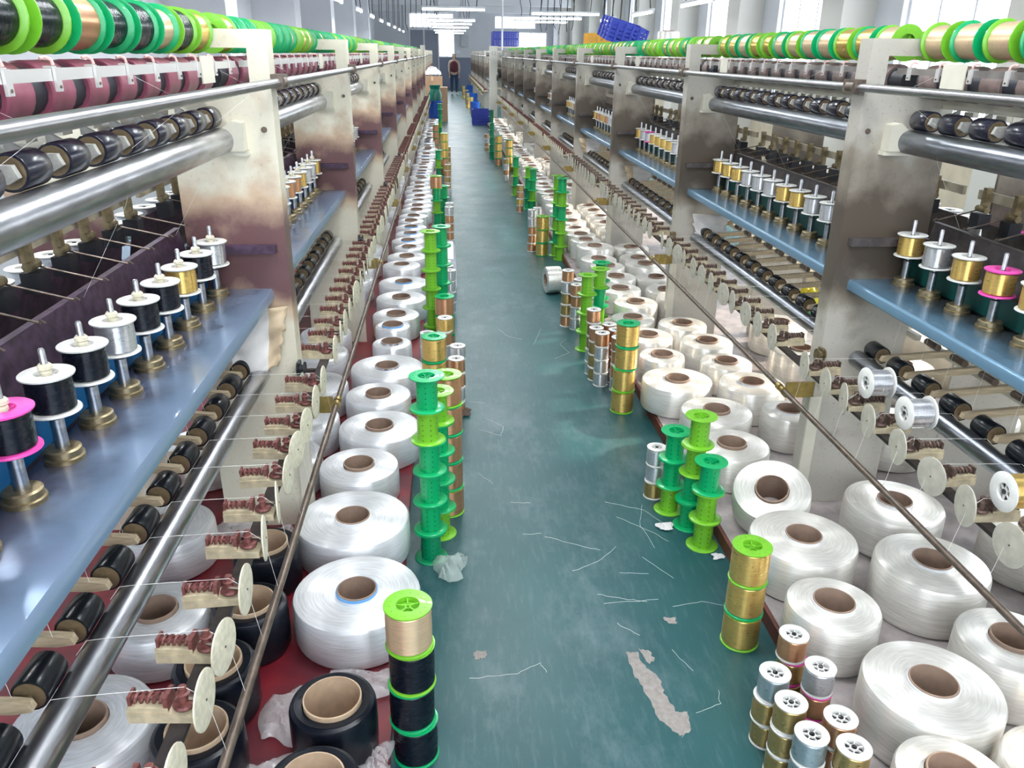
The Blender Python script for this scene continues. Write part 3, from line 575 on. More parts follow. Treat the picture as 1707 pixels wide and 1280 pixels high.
for n, (it, x, y, wh) in enumerate([(['pink:bronze', 'pink:bronze', 'copper'], .902, 1.662, 'stack next to the lime-topped gold spools'), (['bronze', 'bronze', 'grey'], .792, 1.524, 'grey-topped stack on the aisle side'), (['bronze', 'pink:copper', 'silver'], .917, 1.536, 'silver-topped stack with pink rim'), (['bronze', 'bronze', 'bronze'], .793, 1.424, 'all-bronze stack on the aisle side'), (['copper', 'copper', 'copper'], .893, 1.372, 'copper stack against the big package'), (['grey', 'grey', 'grey'], .806, 1.325, 'all-grey front stack'), (['bronze', 'bronze', 'bronze'], .886, 1.287, 'front bronze stack against the big package'),
        (['silver', 'silver', 'copper', 'copper', 'copper'], .775, 4.115, 'five-high stack behind the gold spools'), (['bronze', 'bronze', 'bronze', 'copper'], .777, 4.03, 'bronze stack behind the gold spools'), (['silver', 'copper', 'copper', 'copper'], .857, 4.088, 'rear copper stack behind the gold spools'), (['silver', 'copper', 'copper', 'copper'], .872, 3.995, 'middle copper stack behind the gold spools'), (['silver', 'silver', 'silver', 'copper'], .792, 3.945, 'copper-topped silver stack behind the gold spools'), (['silver', 'copper', 'copper', 'copper'], .868, 3.87, 'front copper stack behind the gold spools'),
        (['copper', 'bronze', 'bronze', 'silver', 'copper'], .750, 4.965, 'tallest stack before the lying package'), (['silver', 'silver', 'copper', 'copper'], .802, 4.895, 'copper-topped stack before the lying package'), (['silver', 'copper', 'pink:copper', 'silver'], .838, 5.02, 'silver-topped stack before the lying package'), (['bronze', 'silver', 'silver'], .80, 2.77, 'low stack behind the green cluster'), (['copper', 'copper', 'copper', 'silver', 'silver'], .735, 7.10, 'silver-topped stack left of three gold spools'), (['copper', 'copper', 'silver', 'copper', 'silver'], .79, 7.20, 'stack just behind three gold spools'), (['copper', 'gold', 'copper', 'bronze'], .79, 9.02, 'bobbin stack by the farther green stack'), (['silver', 'copper', 'silver', 'bronze'], .80, 11.4, 'bobbin stack farther toward the crate'), (['bronze', 'copper', 'silver', 'copper'], .70, 15.0, 'bobbin stack before the crate')]):
    stack(it, x, y, wh.replace('left of', 'beside'), br, .0745)

# large yarn packages on cardboard cores
def package(x, y, R, h, z0, label, group, fibre=FIBRE, band=BANDW, rc=.058, core=KRAFT, rot=(0, 0, 0), seg=44):
    e = min(.018, h * .12) * .75
    key = ('pk', round(R, 3), round(h, 3), round(rc, 3), fibre.name)
    def mk():
        prof = [(rc, .002), (R - e, 0), (R - e * .3, e * .3), (R, e), (R + .001, h * .5), (R, h - e), (R - e * .3, h - e * .3), (R - e, h), (R * .6 + rc * .4, h + .002), (rc + .010, h + .001), (rc + .002, h)]
        return MB().lathe(prof, (0, 0, 0), 'z', seg, 0, True).mesh('yarn_package', fibre, 28)
    o = obj('yarn_package', cached(key, mk), None, (x, y, z0), rot); tag(o, label, 'yarn package', group)
    obj('cardboard_core', cached(('core', rc, round(h, 3), core.name), lambda: MB().lathe([(rc - .004, 0), (rc, 0), (rc, h + .010), (rc - .001, h + .011), (rc - .004, h + .011)], (0, 0, 0), 'z', 36, 0, True).mesh('cardboard_core', core, 40)), o)
    if band: obj('core_band', cached(('band', rc, round(h, 3), band.name), lambda: MB().lathe([(rc + .0003, h - .002), (rc + .0028, h - .002), (rc + .0028, h + .0078), (rc + .0003, h + .0078)], (0, 0, 0), 'z', 36, 0, True).mesh('core_band', band, 40)), o)
    return o
ZP = .055
KB = {'k': (FIBREK, None, .07, KRAFTL)}
LP = [(-.29, 1.961, .185, .135, 'b', 'broad white yarn package, largest beside the film-topped green stack'), (-.345, 2.367, .19, .135, 'w', 'broad white yarn package with printed ring, behind the blue-ringed one'), (-.362, 2.745, .15, .135, 'n', 'plain smaller white package without a ring, third white one from the front'),
      (-.31, 3.085, .17, .135, 'n', 'broad white package without ring behind the plain small one'), (-.342, 3.43, .15, .135, 'n', 'white package, fifth along the aisle edge of the blue-belted machine'), (-.325, 3.78, .18, .135, 'k', 'broad white package with black printed ring'), (-.32, 4.10, .105, .15, 'p', 'slim white package with black ticked ring'), (-.331, 4.36, .10, .16, 'b', 'slim white package with bright blue ring'),
      (-.33, 4.65, .14, .135, 'n', 'white package just behind the bright-blue-ringed slim one'), (-.318, 5.01, .16, .135, 'n', 'tenth white package along the blue-belted machine'), (-.32, 5.38, .17, .135, 'b', 'eleventh white package along the blue-belted machine')]
def pkg(t, x, y, R, h, lab, grp, fib):
    if t == 'K': package(x, y, R, h, ZP, lab, grp, FIBREK, None, .07, KRAFTL)
    else: package(x, y, R, h, ZP, lab, grp, fib, {'b': BANDB, 'w': BANDW, 'n': None, 'p': BANDK, 'k': BANDK}[t])
g1 = 'yarn packages on the red platform'
for x, y, R, h, t, lab in LP: pkg(t, x, y, R, h, lab, g1, FIBRE)
for x, y, lab in [(-.302, 1.517, 'black yarn package beside the black spool stack'), (-.315, 1.285, 'black yarn package at the front edge of the red platform'), (-.585, 1.905, 'black yarn package under the floor rail, second from the rear'), (-.60, 1.444, 'black yarn package under the floor rail, front one'), (-.62, 1.665, 'black yarn package under the floor rail, between two others'), (-.60, 2.20, 'black yarn package under the floor rail, rearmost')]:
    pkg('K', x, y, .104, .15, lab, g1, FIBRE)
for x, y, R, t, lab in [(-.665, 2.84, .15, 'n', 'white package under the floor rail behind the black ones'), (-.65, 3.18, .16, 'n', 'white package under the rail beside the gold bracket'), (-.66, 3.56, .165, 'b', 'blue-ringed white package behind the gold rail bracket'), (-.69, 3.99, .15, 'w', 'white package behind the blue-ringed one under the rail'), (-.84, 1.90, .14, 'n', 'white package under the lower steel roller, behind its neighbour'), (-.88, 1.50, .16, 'n', 'white package under the lower steel roller, at the front'), (-.95, 2.35, .15, 'n', 'white package deep under the front bay of blue-belted machine'), (-1.0, 2.95, .16, 'n', 'white package deep under the second bay of blue-belted machine')]:
    pkg(t, x, y, R, .14, lab, g1, FIBRE)
y = 5.74; i = 11
while y < 20.2:
    R = R_.choice([.13, .14, .15, .12]); y += R
    pkg(R_.choice('nnbwp'), -.345 + R_.uniform(-.02, .02), y, R, R_.uniform(.12, .15), '%s white package along the aisle edge of the blue-belted machine' % nth(i), g1, FIBRE); y += R + .01; i += 1
y = 4.2; i = 0
def clear_post(y, R, p0):
    k = round((y - p0 - .04) / P)
    return p0 + k * P + .09 + R if abs(y - (p0 + k * P + .04)) < R + .05 else y
while y < 20.2:
    R = R_.choice([.14, .15, .16, .13]); y = clear_post(y + R, R, YL)
    pkg(R_.choice('nnbw'), -.69 + R_.uniform(-.02, .02), y, R, R_.uniform(.13, .17), '%s white package under the rail past the first gold bracket, blue-belted machine' % nth(i), g1, FIBRE); y += R + .012; i += 1
g2 = 'yarn packages on the brown platform'
RP = [(1.172, 1.462, .165, .165, 'w', 'biggest white package behind the small bobbin stacks'), (1.07, 1.79, .13, .16, 'w', 'white package with thread in its core behind the copper bobbins'), (1.128, 2.135, .17, .155, 'w', 'white package behind the lime-topped gold stack'), (1.456, 1.955, .165, .17, 'w', 'white package under the rail in front of the cream post'), (1.54, 2.33, .165, .155, 'w', 'white package at the foot of the first cream post'),
      (1.118, 2.812, .15, .15, 'n', 'white package with paper scrap in its core behind the green cluster'), (1.16, 3.14, .155, .15, 'n', 'white package behind the one with the paper scrap'), (1.475, 3.10, .12, .16, 'w', 'narrow white package beneath the first rail bracket'), (1.09, 3.53, .17, .14, 'n', 'broad white package overhanging the platform beside the four gold spools'), (1.42, 3.42, .155, .16, 'w', 'white package with bright ring behind the rail bracket'),
      (1.385, 4.02, .14, .16, 'n', 'tall white package, fourth under the long rail'), (1.40, 3.735, .13, .15, 'n', 'white package on the machine side behind the bright ring'), (1.345, 4.36, .14, .15, 'n', 'white package fifth under the long rail'), (1.10, 3.87, .12, .14, 'n', 'small white package behind the overhanging one'), (1.10, 4.19, .14, .14, 'n', 'white package with a narrow tube standing behind it'),
      (1.085, 4.51, .13, .14, 'n', 'white package beside the middle green empties'), (1.165, 4.80, .14, .15, 'n', 'white package behind the middle green empties'), (1.13, 5.12, .14, .15, 'n', 'white package two behind the middle empties'), (1.165, 5.43, .14, .15, 'n', 'white package three behind the middle empties'), (1.475, 1.60, .14, .17, 'n', 'white package under the rail at the picture edge'), (1.06, 1.19, .12, .17, 'n', 'white package in front of the biggest one'), (1.32, 1.20, .125, .17, 'n', 'foremost white package under the window-side rail')]
for x, y, R, h, t, lab in RP: pkg(t, x, y, R, h, lab, g2, FIBREW)
package(1.155, 2.462, .135, .13, ZP + .055, 'tilted white package leaning on its neighbour behind the green stack', g2, FIBREW, None, rot=(math.radians(24), math.radians(-14), 0))
package(.70, 5.738, .098, .115, .099, 'white package lying on its side on the green floor', 'loose packages', FIBREW, None, .045, rot=(0, PI / 2, math.radians(8)))
package(1.185, 4.50 - .0, .072, .16, ZP, 'narrow tall white package before the middle empties', g2, FIBREW, None, .055) if False else None
package(1.25, 3.87 + .62, .066, .2, ZP, 'narrow tall white tube package beside the long rail', g2, FIBREW, BANDW, .055) if False else None
for y0, x0, xr, lab in ((5.60, 1.15, .02, 'aisle-side column'), (4.52, 1.46, .015, 'rail-side column')):
    y = y0; i = 0
    while y < 20.4:
        R = R_.choice([.13, .14, .15, .145]); y = y + R if x0 < 1.3 else clear_post(y + R, R, YR)
        pkg(R_.choice('nnnw'), x0 + R_.uniform(-xr, xr), y, R, R_.uniform(.13, .17), '%s white package of the far %s by the window-side machine' % (nth(i), lab), g2, FIBREW); y += R + .012; i += 1
for i, (x, y) in enumerate([(1.86, 1.75), (1.92, 2.12), (1.86, 2.95), (1.90, 3.35), (1.84, 3.85), (1.90, 4.3), (2.26, 2.3), (2.28, 3.0), (2.25, 3.6), (2.25, 1.6)]):
    package(x, y, .16, .17, ZP, '%s white package deep under the window-side machine' % ORD[i], g2, FIBREW, None)

# ------------------------------------------------------------------ platforms the packages stand on
REDSHEET = mat('red_sheet', (.20, .010, .018), .42, noise=.4, nscale=9, col2=(.10, .012, .02))
GREYFILM = mat('grey_film_on_board', (.42, .37, .36), .45, noise=.35, nscale=14, bump=.4, bscale=60); REDBOARD = mat('red_brown_board', (.17, .045, .028), .5, noise=.4, nscale=12)
structure('trim_60', MB().box(-1.68, -.172, .35, 20.6, 0, ZP - .0005).mesh('red_platform', REDSHEET, smooth=False))
pl = MB().box(.962, 2.5, .35, 20.6, .0, ZP - .004, 0).box(.974, 2.5, .35, 20.6, ZP - .004, ZP - .0005, 1)
structure('trim_61', pl.mesh('brown_platform', [REDBOARD, GREYFILM], smooth=False))

for x, y, t, lab in ((1.245, 2.15, 'silver', 'silver bobbin lying on a tension unit by the first bracket, rear of two'), (1.245, 1.93, 'silver', 'silver bobbin lying on a tension unit by the first bracket, front of two'), (1.245, 1.50, 'gold', 'gold bobbin lying on a tension unit near the picture edge')):
    bobbin('white', t, (x, y, .74), lab, 'bobbins lying on the tension units', False, (0, PI / 2, 0))
# ------------------------------------------------------------------ small things on and about the machines
def crumple(name, sx, sy, sz, mt, seed, n=16, flat=False):
    r = random.Random(seed); ph = [(r.uniform(2, 9), r.uniform(2, 9), r.uniform(0, 6), r.uniform(.3, 1)) for _ in range(9)]
    vs, fs = [], []
    for j in range(n + 1):
        for i in range(n + 1):
            u, v = i / n * 2 - 1, j / n * 2 - 1
            e = max(0, 1 - max(abs(u), abs(v)) ** 3)
            h = sum(a * abs(math.sin(p * u + q * v + s)) for p, q, s, a in ph) / 5
            w = 1 + .22 * math.sin(3 * math.atan2(v, u) + seed) 
            vs.append((u * sx * w, v * sy * w, .004 + sz * h * (e * .8 + .2) ))
    for j in range(n):
        for i in range(n): a = j * (n + 1) + i; fs.append((a, a + 1, a + n + 2, a + n + 1))
    return MB().add(vs, fs).mesh(name, mt, 50)
FILM = mat('clear_film', (.86, .83, .83), .18, 0, .8, alpha=.48, noise=.2, nscale=25, bump=.9, bscale=70)
for i, (x, y, sx, sy, sz, lab) in enumerate([(-.44, 1.62, .06, .09, .05, 'crumpled clear film between two black packages'), (-.47, 1.40, .06, .08, .05, 'crumpled film beside the front black package'), (-.23, 1.72, .10, .05, .035, 'flat film strip below the broad white package'), (-.21, 1.36, .05, .10, .03, 'film strip at the foot of the black spool stack'),
        (-.70, 1.80, .06, .09, .07, 'lint-covered film ball under the tension discs'), (-.60, 2.42, .07, .06, .06, 'large crumpled film beside the printed-ring package'), (-.50, 2.62, .07, .07, .05, 'film bundle beside the plain small package'), (-.47, 3.25, .05, .08, .05, 'grey film bundle by the gold bracket'), (-.40, 1.13, .10, .08, .05, 'crumpled film at the very front of the red platform'), (-.215, 2.57, .04, .06, .04, 'film scrap between the two broad white packages and the plain one'), (-.74, 1.58, .07, .10, .06, 'film heap under the lower roller between white and black packages'), (-.50, 1.06, .07, .07, .06, 'film heap in front of the black packages under the rail'), (-.76, 2.5, .10, .09, .07, 'grey film heap at the foot of the first post'), (-.20, 1.46, .035, .05, .03, 'small film curl touching the black spool stack')]):
    tag(obj('plastic_film', crumple('plastic_film', sx, sy, sz, FILM, 11 + i), None, (x, y, ZP)), lab, 'plastic film', 'film scraps on the red platform')
tag(obj('plastic_film', crumple('plastic_film', .05, .06, .06, mat('clear_film_thin', (.7, .8, .74), .2, alpha=.35), 31), None, (-.02, 2.30, .0)), 'clear film crumpled at the foot of the tall empty green stack', 'plastic film')
CLOTHW = mat('white_cloth', (.72, .70, .68), .8, noise=.15, nscale=12); PAPERO = mat('tan_paper', (.58, .45, .30), .7, noise=.2, nscale=20)
def cloth(x, y, z, S, w, hgt, lab, seed):
    r = random.Random(seed); n = 14; vs, fs = [], []
    edge = [r.uniform(-.012, .012) for _ in range(2 * n + 4)]
    for j in range(n + 1):
        for i in range(n + 1):
            u, v = i / n, j / n
            uu = u + (edge[j] * 4 if i in (0, n) else 0)
            vs.append((S * (uu * w * (1 - .28 * v) + .03 * v), -.05 * u - .05 * v + .010 * math.sin(8 * u + 4 * v + seed) + .006 * math.sin(17 * v - 6 * u), -v * hgt * (.75 + .25 * math.sin(2.6 * u + .3)) + (edge[i + n] if j == n else 0)))
    for j in range(n):
        for i in range(n): a = j * (n + 1) + i; fs.append((a, a + 1, a + n + 2, a + n + 1))
    me = MB().add(vs, fs, 0).mesh('dust_cloth', [CLOTHW, PAPERO], 60)
    for p in me.polygons:
        if p.index % n < 4 and seed != 5: p.material_index = 1
    o = obj('dust_cloth', me, None, (x, y, z)); so = o.modifiers.new('thick', 'SOLIDIFY'); so.thickness = .004
    return tag(o, lab, 'cloth', 'cloths tucked below the shelves')
cloth(-.53, 2.54, .885, -1, .19, .21, 'white and tan cloth hanging below the shelf at the first post', 3)
cloth(1.40, 4.57, .80, 1, .20, .16, 'white cloth hanging below the shelf of the window-side second bay', 5)
cloth(1.42, 6.57, .82, 1, .22, .15, 'white and tan cloth below the third shelf, window-side machine', 8)
cloth(1.36, 8.57, .84, 1, .22, .14, 'brownish cloth below the fourth shelf, window-side machine', 9)

for x, y, sz, col, lab in ((2.41, 2.65, .24, (.0, .42, .16), 'green plastic bag on the platform seen below the first shelf by the windows'), (2.40, 5.05, .2, (.75, .62, .03), 'yellow plastic bag on the platform seen below the second shelf by the windows'), (2.39, 4.75, .2, (.0, .40, .18), 'small green plastic bag beside the yellow one')):
    tag(obj('plastic_bag', crumple('plastic_bag', .09, .12, sz, mat('bag_%d' % int(col[0] * 100 + y * 7), col, .3), int(y * 9), 20), None, (x, y, ZP)), lab, 'plastic bag')
# crates, bin, boxes
BLUEC = mat('blue_crate', (.035, .06, .42), .45); YELC = mat('yellow_crate', (.80, .42, .03), .45)
def crate(name, x, y, z, w, d, h, mt, lab, rot=(0, 0, 0), grp=None):
    m = MB(); t = .012
    m.box(-w / 2, w / 2, -d / 2, d / 2, 0, .012)
    for s in (-1, 1):
        for k in range(5):
            z0 = .012 + k * (h - .012) / 5; z1 = z0 + (h - .012) / 5 * (.62 if k < 4 else 1)
            m.box(-w / 2, w / 2, s * d / 2 - (t if s > 0 else 0), s * d / 2 + (t if s < 0 else 0), z0, z1); m.box(s * w / 2 - (t if s > 0 else 0), s * w / 2 + (t if s < 0 else 0), -d / 2, d / 2, z0, z1)
        for k in range(6):
            a = -w / 2 + w * k / 5; m.box(a - .012, a + .012, s * (d / 2 + .004) - .006, s * (d / 2 + .004) + .006, 0, h)
        for k in range(4):
            a = -d / 2 + d * k / 3; m.box(s * (w / 2 + .004) - .006, s * (w / 2 + .004) + .006, a - .012, a + .012, 0, h)
    return tag(obj(name, m.mesh(name, mt, smooth=False), None, (x, y, z), rot), lab, 'crate', grp)
crate('plastic_crate', .82, 20.9, 0, .40, .5, .36, BLUEC, 'blue plastic crate standing on the floor by the cream column')
for j in range(2): crate('plastic_crate', 1.46, 21.6, 1.80 + .17 * j, .62, .42, .168, BLUEC, ['lower', 'upper'][j] + ' blue crate of the two stacked behind the white pipe', (0, 0, .05), 'blue crates on the machine end')
tag(obj('machine_top_board', MB().box(1.10, 1.9, 21.2, 22.2, 1.76, 1.795).box(1.12, 1.16, 21.25, 21.3, 0, 1.76).box(1.8, 1.84, 21.25, 21.3, 0, 1.76).box(1.12, 1.16, 22.1, 22.15, 0, 1.76).box(1.8, 1.84, 22.1, 22.15, 0, 1.76).mesh('machine_top_board', CREAM, smooth=False)), 'cream bench carrying the two stacked blue crates', 'bench')
crate('plastic_crate', 2.05, 11.6, 1.706, .34, .30, .20, YELC, 'yellow crate on top of the window-side machine')
crate('plastic_crate', 1.95, 9.70, 1.77, .44, .30, .22, BLUEC, 'tilted blue crate resting on the window-side machine top', (math.radians(12), math.radians(14), .2))
package(2.22, 8.6, .11, .16, 1.706, 'white package standing on top of the window-side machine', 'loose packages', FIBREW, None)
PALECARD = mat('pale_carton', (.78, .70, .56), .7, noise=.12, nscale=10)
y_ = .9
for i in range(11):
    w_, d_, h_ = R_.uniform(.40, .5), R_.uniform(.40, .55), R_.uniform(.14, .32)
    o = obj('carton', MB().box(-w_ / 2, w_ / 2, -d_ / 2, d_ / 2, 0, h_).mesh('carton', PALECARD, smooth=False), None, (2.80 + R_.uniform(-.03, .03), y_ + d_ / 2, 0), (0, 0, R_.uniform(-.04, .04)))
    tag(o, 'pale sunlit carton in the window aisle seen under the machine, %s along' % ORD[i], 'carton', 'pale cartons of the window aisle')
    obj('packing_tape', MB().box(-w_ / 2 - .001, w_ / 2 + .001, -.03, .03, h_ + .0005, h_ + .0015).box(-.03, .03, -d_ / 2, d_ / 2, h_ + .002, h_ + .003).mesh('packing_tape', mat('tape', (.66, .50, .33), .3), smooth=False), o)
    y_ += d_ + R_.uniform(.06, .16)
def bin_(x, y, r, h, mt, lab):
    o = obj('bin', MB().lathe([(0, .004), (r * .82, .004), (r * .82, 0), (r * .86, 0), (r, h - .03), (r * 1.05, h - .03), (r * 1.05, h), (r * .96, h), (r * .8, .02), (0, .02)], (0, 0, 0), 'z', 32).mesh('bin', mt, 40), None, (x, y, 0)); return tag(o, lab, 'bin')
bin_(-.30, 20.75, .17, .55, mat('blue_bin', (.01, .08, .42), .35), 'blue plastic bin at the end of the blue-belted machine')
sack = obj('green_sack', MB().lathe([(0, 0), (.15, .0), (.17, .08), (.165, .25), (.17, .36), (.12, .42), (.14, .47), (.05, .45), (0, .44)], (0, 0, 0), 'z', 28).mesh('green_sack', mat('green_film_sack', (.0, .16, .11), .25), 60), None, (-.30, 21.25, .0), (0, 0, 0)); sack.scale = (1, 1, 1.9)
tag(sack, 'dark green plastic sack standing behind the blue bin', 'sack')
CARD = mat('cardboard', (.50, .30, .18), .7, noise=.15, nscale=8)
def box(x, y, z, w, d, h, lab, rz=0):
    o = obj('cardboard_box', MB().box(-w / 2, w / 2, -d / 2, d / 2, 0, h).box(-w / 2, w / 2, -.025, .025, h, h + .001).mesh('cardboard_box', CARD, smooth=False), None, (x, y, z), (0, 0, rz)); tag(o, lab, 'cardboard box', 'cardboard boxes past the machine end')
    obj('packing_tape', MB().box(-w / 2 - .001, w / 2 + .001, -.03, .03, h + .0012, h + .002).box(-.03, .03, -d / 2 - .002, -d / 2 - .0005, h * .75, h + .002).mesh('packing_tape', mat('tape', (.66, .50, .33), .3), smooth=False), o)
box(-.20, 21.9, 0, .42, .45, .42, 'bottom cardboard box of the front stack past the blue bin')
box(-.20, 21.9, .425, .42, .45, .40, 'upper cardboard box of the front stack past the blue bin', .02)
box(-.36, 23.3, 0, .55, .55, .62, 'lower large cardboard box behind the stack', .03)
box(-.38, 23.3, .625, .50, .55, .42, 'open-topped large cardboard box holding film, behind the stack', -.04)
tag(obj('white_bundle', crumple('white_bundle', .2, .2, .22, CLOTHW, 77), None, (-.38, 23.3, 1.049)), 'crumpled white film heaped on the large cardboard box', 'film bundle')
tag(obj('wrapped_bundle', MB().prism([(-.075, 0), (-.085, .05), (-.08, .21), (-.05, .235), (.06, .235), (.08, .2), (.085, .03), (.075, 0)], -.3, .3).mesh('wrapped_bundle', mat('white_wrap', (.80, .81, .86), .3, bump=.4, bscale=30), 50), None, (-.035, 6.15, 0)), 'white wrapped bundle lying behind the silver bobbin stacks', 'bundle')
for i, (x, y, h) in enumerate([(.80, 26., .5), (.74, 28.5, .45), (.82, 31., .55), (.76, 23.3, .4)]):
    tag(obj('blue_tub', MB().lathe([(0, 0), (.11, 0), (.13, h), (.12, h), (.10, .02), (0, .02)], (0, 0, 0), 'z', 24).mesh('blue_tub', mat('blue_bin', (.01, .08, .42), .35), 40), None, (x, y, 0)), '%s blue tub beside the dark machine along the far aisle' % ORD[i], 'tub', 'blue tubs of the far aisle')
for i, (x, y) in enumerate([(.70, 24.6), (.66, 27.2), (.68, 29.6), (.64, 33.0)]):
    stack(['green:gold', 'green:copper', 'green:gold', 'green:gold'], x, y, '%s far gold stack past the crate' % ORD[i], gr)

# end cabinets of the two machines, with the painted number and dark slot
for X0, X1, Y, lab, s in ((1.04, 1.225, 20.75, 'cream end column with painted number at the end of the window-side machine', 1), (-.62, -.515, 20.75, 'white end column at the end of the blue-belted machine', 0)):
    o = obj('end_cabinet', MB().box(X0, X1, Y, Y + .25, 0, 1.80).mesh('end_cabinet', mat('cabinet_cream', (.80, .78, .70), .45), smooth=False)); tag(o, lab, 'cabinet', 'machine end columns')
    obj('side_slot', MB().box(X1 - .02, X1 + .002, Y - .004, Y, 1.02, 1.16).mesh('side_slot', DARKHUB, smooth=False), o)
    if s:
        cu = bpy.data.curves.new('number_marking', 'FONT'); cu.body = '12'; cu.size = .12; cu.extrude = .0005; cu.align_x = 'CENTER'
        cu.materials.append(mat('faded_grey_paint', (.40, .38, .36), .6)); tf = bpy.data.objects.new('lettering', cu); C.objects.link(tf); bpy.context.view_layer.update(); me_ = bpy.data.meshes.new_from_object(tf.evaluated_get(bpy.context.evaluated_depsgraph_get())); bpy.data.objects.remove(tf); t = obj('number_marking', me_, o); t.location = ((X0 + X1) / 2, Y - .002, 1.60); t.rotation_euler = (PI / 2, 0, 0)
tag(obj('white_pipe', MB().cyl((1.325, 20.62, 1.706), 'z', .022, ZC - 1.706, 12).mesh('white_pipe', WINF)), 'thin white pipe rising to the ceiling beside the stacked blue crates', 'pipe')
tag(obj('fuse_box', MB().box(.72, 1.08, YE - .16, YE - .002, 1.92, 2.42).box(.74, 1.06, YE - .165, YE - .16, 1.94, 2.40).mesh('fuse_box', mat('grey_box', (.55, .57, .58), .5), smooth=False)), 'grey electrical box on the end wall beside the bright window', 'electrical box')
tag(obj('wall_sign', MB().box(.50, .68, YE - .012, YE - .002, 1.62, 1.72).mesh('wall_sign', BANDW, smooth=False)), 'small white sign plate on the dark end wall', 'sign')

# ------------------------------------------------------------------ fluorescent tubes and their cables
TUBE = mat('lit_tube', (1, 1, 1), .4, emit=((.94, .97, 1.), 28.)); CABLE = mat('dark_cable', (.03, .03, .035), .6)
def tube_light(x, y, z, along, L, lab, watt=0, drop=.9):
    root = bpy.data.objects.new('fluorescent_light', None); C.objects.link(root); root.location = (x, y, z); tag(root, lab, 'lamp', 'hanging fluorescent lights')
    if along == 'y': root.rotation_euler = (0, 0, PI / 2)
    obj('housing', MB().box(-L / 2, L / 2, -.03, .03, .012, .045).box(-L / 2, -L / 2 + .02, -.02, .02, -.03, .012).box(L / 2 - .02, L / 2, -.02, .02, -.03, .012).mesh('housing', WINF, smooth=False), root)
    obj('tube', MB().cyl((-L / 2 + .02, 0, -.012), 'x', .014, L - .04, 10).mesh('tube', TUBE), root)
    for s in (-1, 1):
        x0 = s * L * .36
        obj('cable', MB().tube([(x0, 0, .045), (x0 + .02, .01, drop * .3), (x0 - .03, 0, drop * .55), (x0 + .01, 0, ZC - z)], .009, 6).mesh('cable', CABLE), root)
    if watt:
        l = lamp('tube_light', 'AREA', (0, 0, -.035), (0, 0, 0), watt, (.95, .98, 1.), shape='RECTANGLE', size=L, size_y=.06); l.parent = root
    return root
k = 0
for y in (16.6, 22.2, 25.0, 28.4, 32.5, 36.5):
    tube_light(.15, y, 2.40 + .0 * k, 'x', 1.2, 'white fluorescent light across the aisle, %s from the front' % ORD[k], 22); k += 1
for j, y in enumerate((-.6, 2.0, 5.0, 8.2, 11.4)): tube_light(.35, y, 3.05 + .02 * j, 'x', 1.2, 'unseen ceiling-high fluorescent light above the near aisle, %s one' % ORD[j], 30, .5)  # first lamp, behind the camera, is added for streak highlights on the spools
for j, y in enumerate((2.2, 5.2, 8.4, 11.6, 14.8, 18.0)): tube_light(3.35, y, 2.30, 'y', 1.5, 'fluorescent light above the window aisle, %s one' % ORD[j], 14, .6)
for j, y in enumerate((19.0, 21.5, 24.0)): tube_light(2.6, y, 2.45, 'x', 1.5, 'fluorescent light across the window aisle far end, %s one' % ORD[j], 20)
for j, y in enumerate((2.2, 5.2, 8.4, 11.4, 14.6, 18., 21., 24., 27., 30., 33., 36.)): tube_light(-1.75, y, 2.42, 'y', 1.2, 'fluorescent light above the rear aisle of blue-belted machine, %s one' % ORD[j], 18, .7)

for i, (x, y, n_, z1, lab) in enumerate([(2.3, 21.2, 6, 2.05, 'dark cables dropping from the ceiling beside the white pipe'), (3.0, 16.5, 4, 1.95, 'dark cables dropping to the window-side machine end'), (-1.2, 26.5, 5, 2.2, 'dark cables dropping behind the blue-belted machine')]):
    t = bpy.data.objects.new('cable_bundle', None); C.objects.link(t); t.location = (x, y, 0); tag(t, lab, 'cables', 'ceiling cables')
    for q in range(n_):
        a = q * .16; obj('cable', MB().tube([(a, 0, ZC), (a + .015, .01, (ZC + z1) / 2 + .2), (a - .01, 0, z1 + .25), (a + R_.uniform(-.05, .08), 0, z1 + R_.uniform(0, .15))], .011, 6).mesh('cable', CABLE), t)
    obj('conduit', MB().tube([(-.08, 0, ZC - .35), (n_ * .16, 0, ZC - .35)], .012, 6).mesh('conduit', CABLE), t)
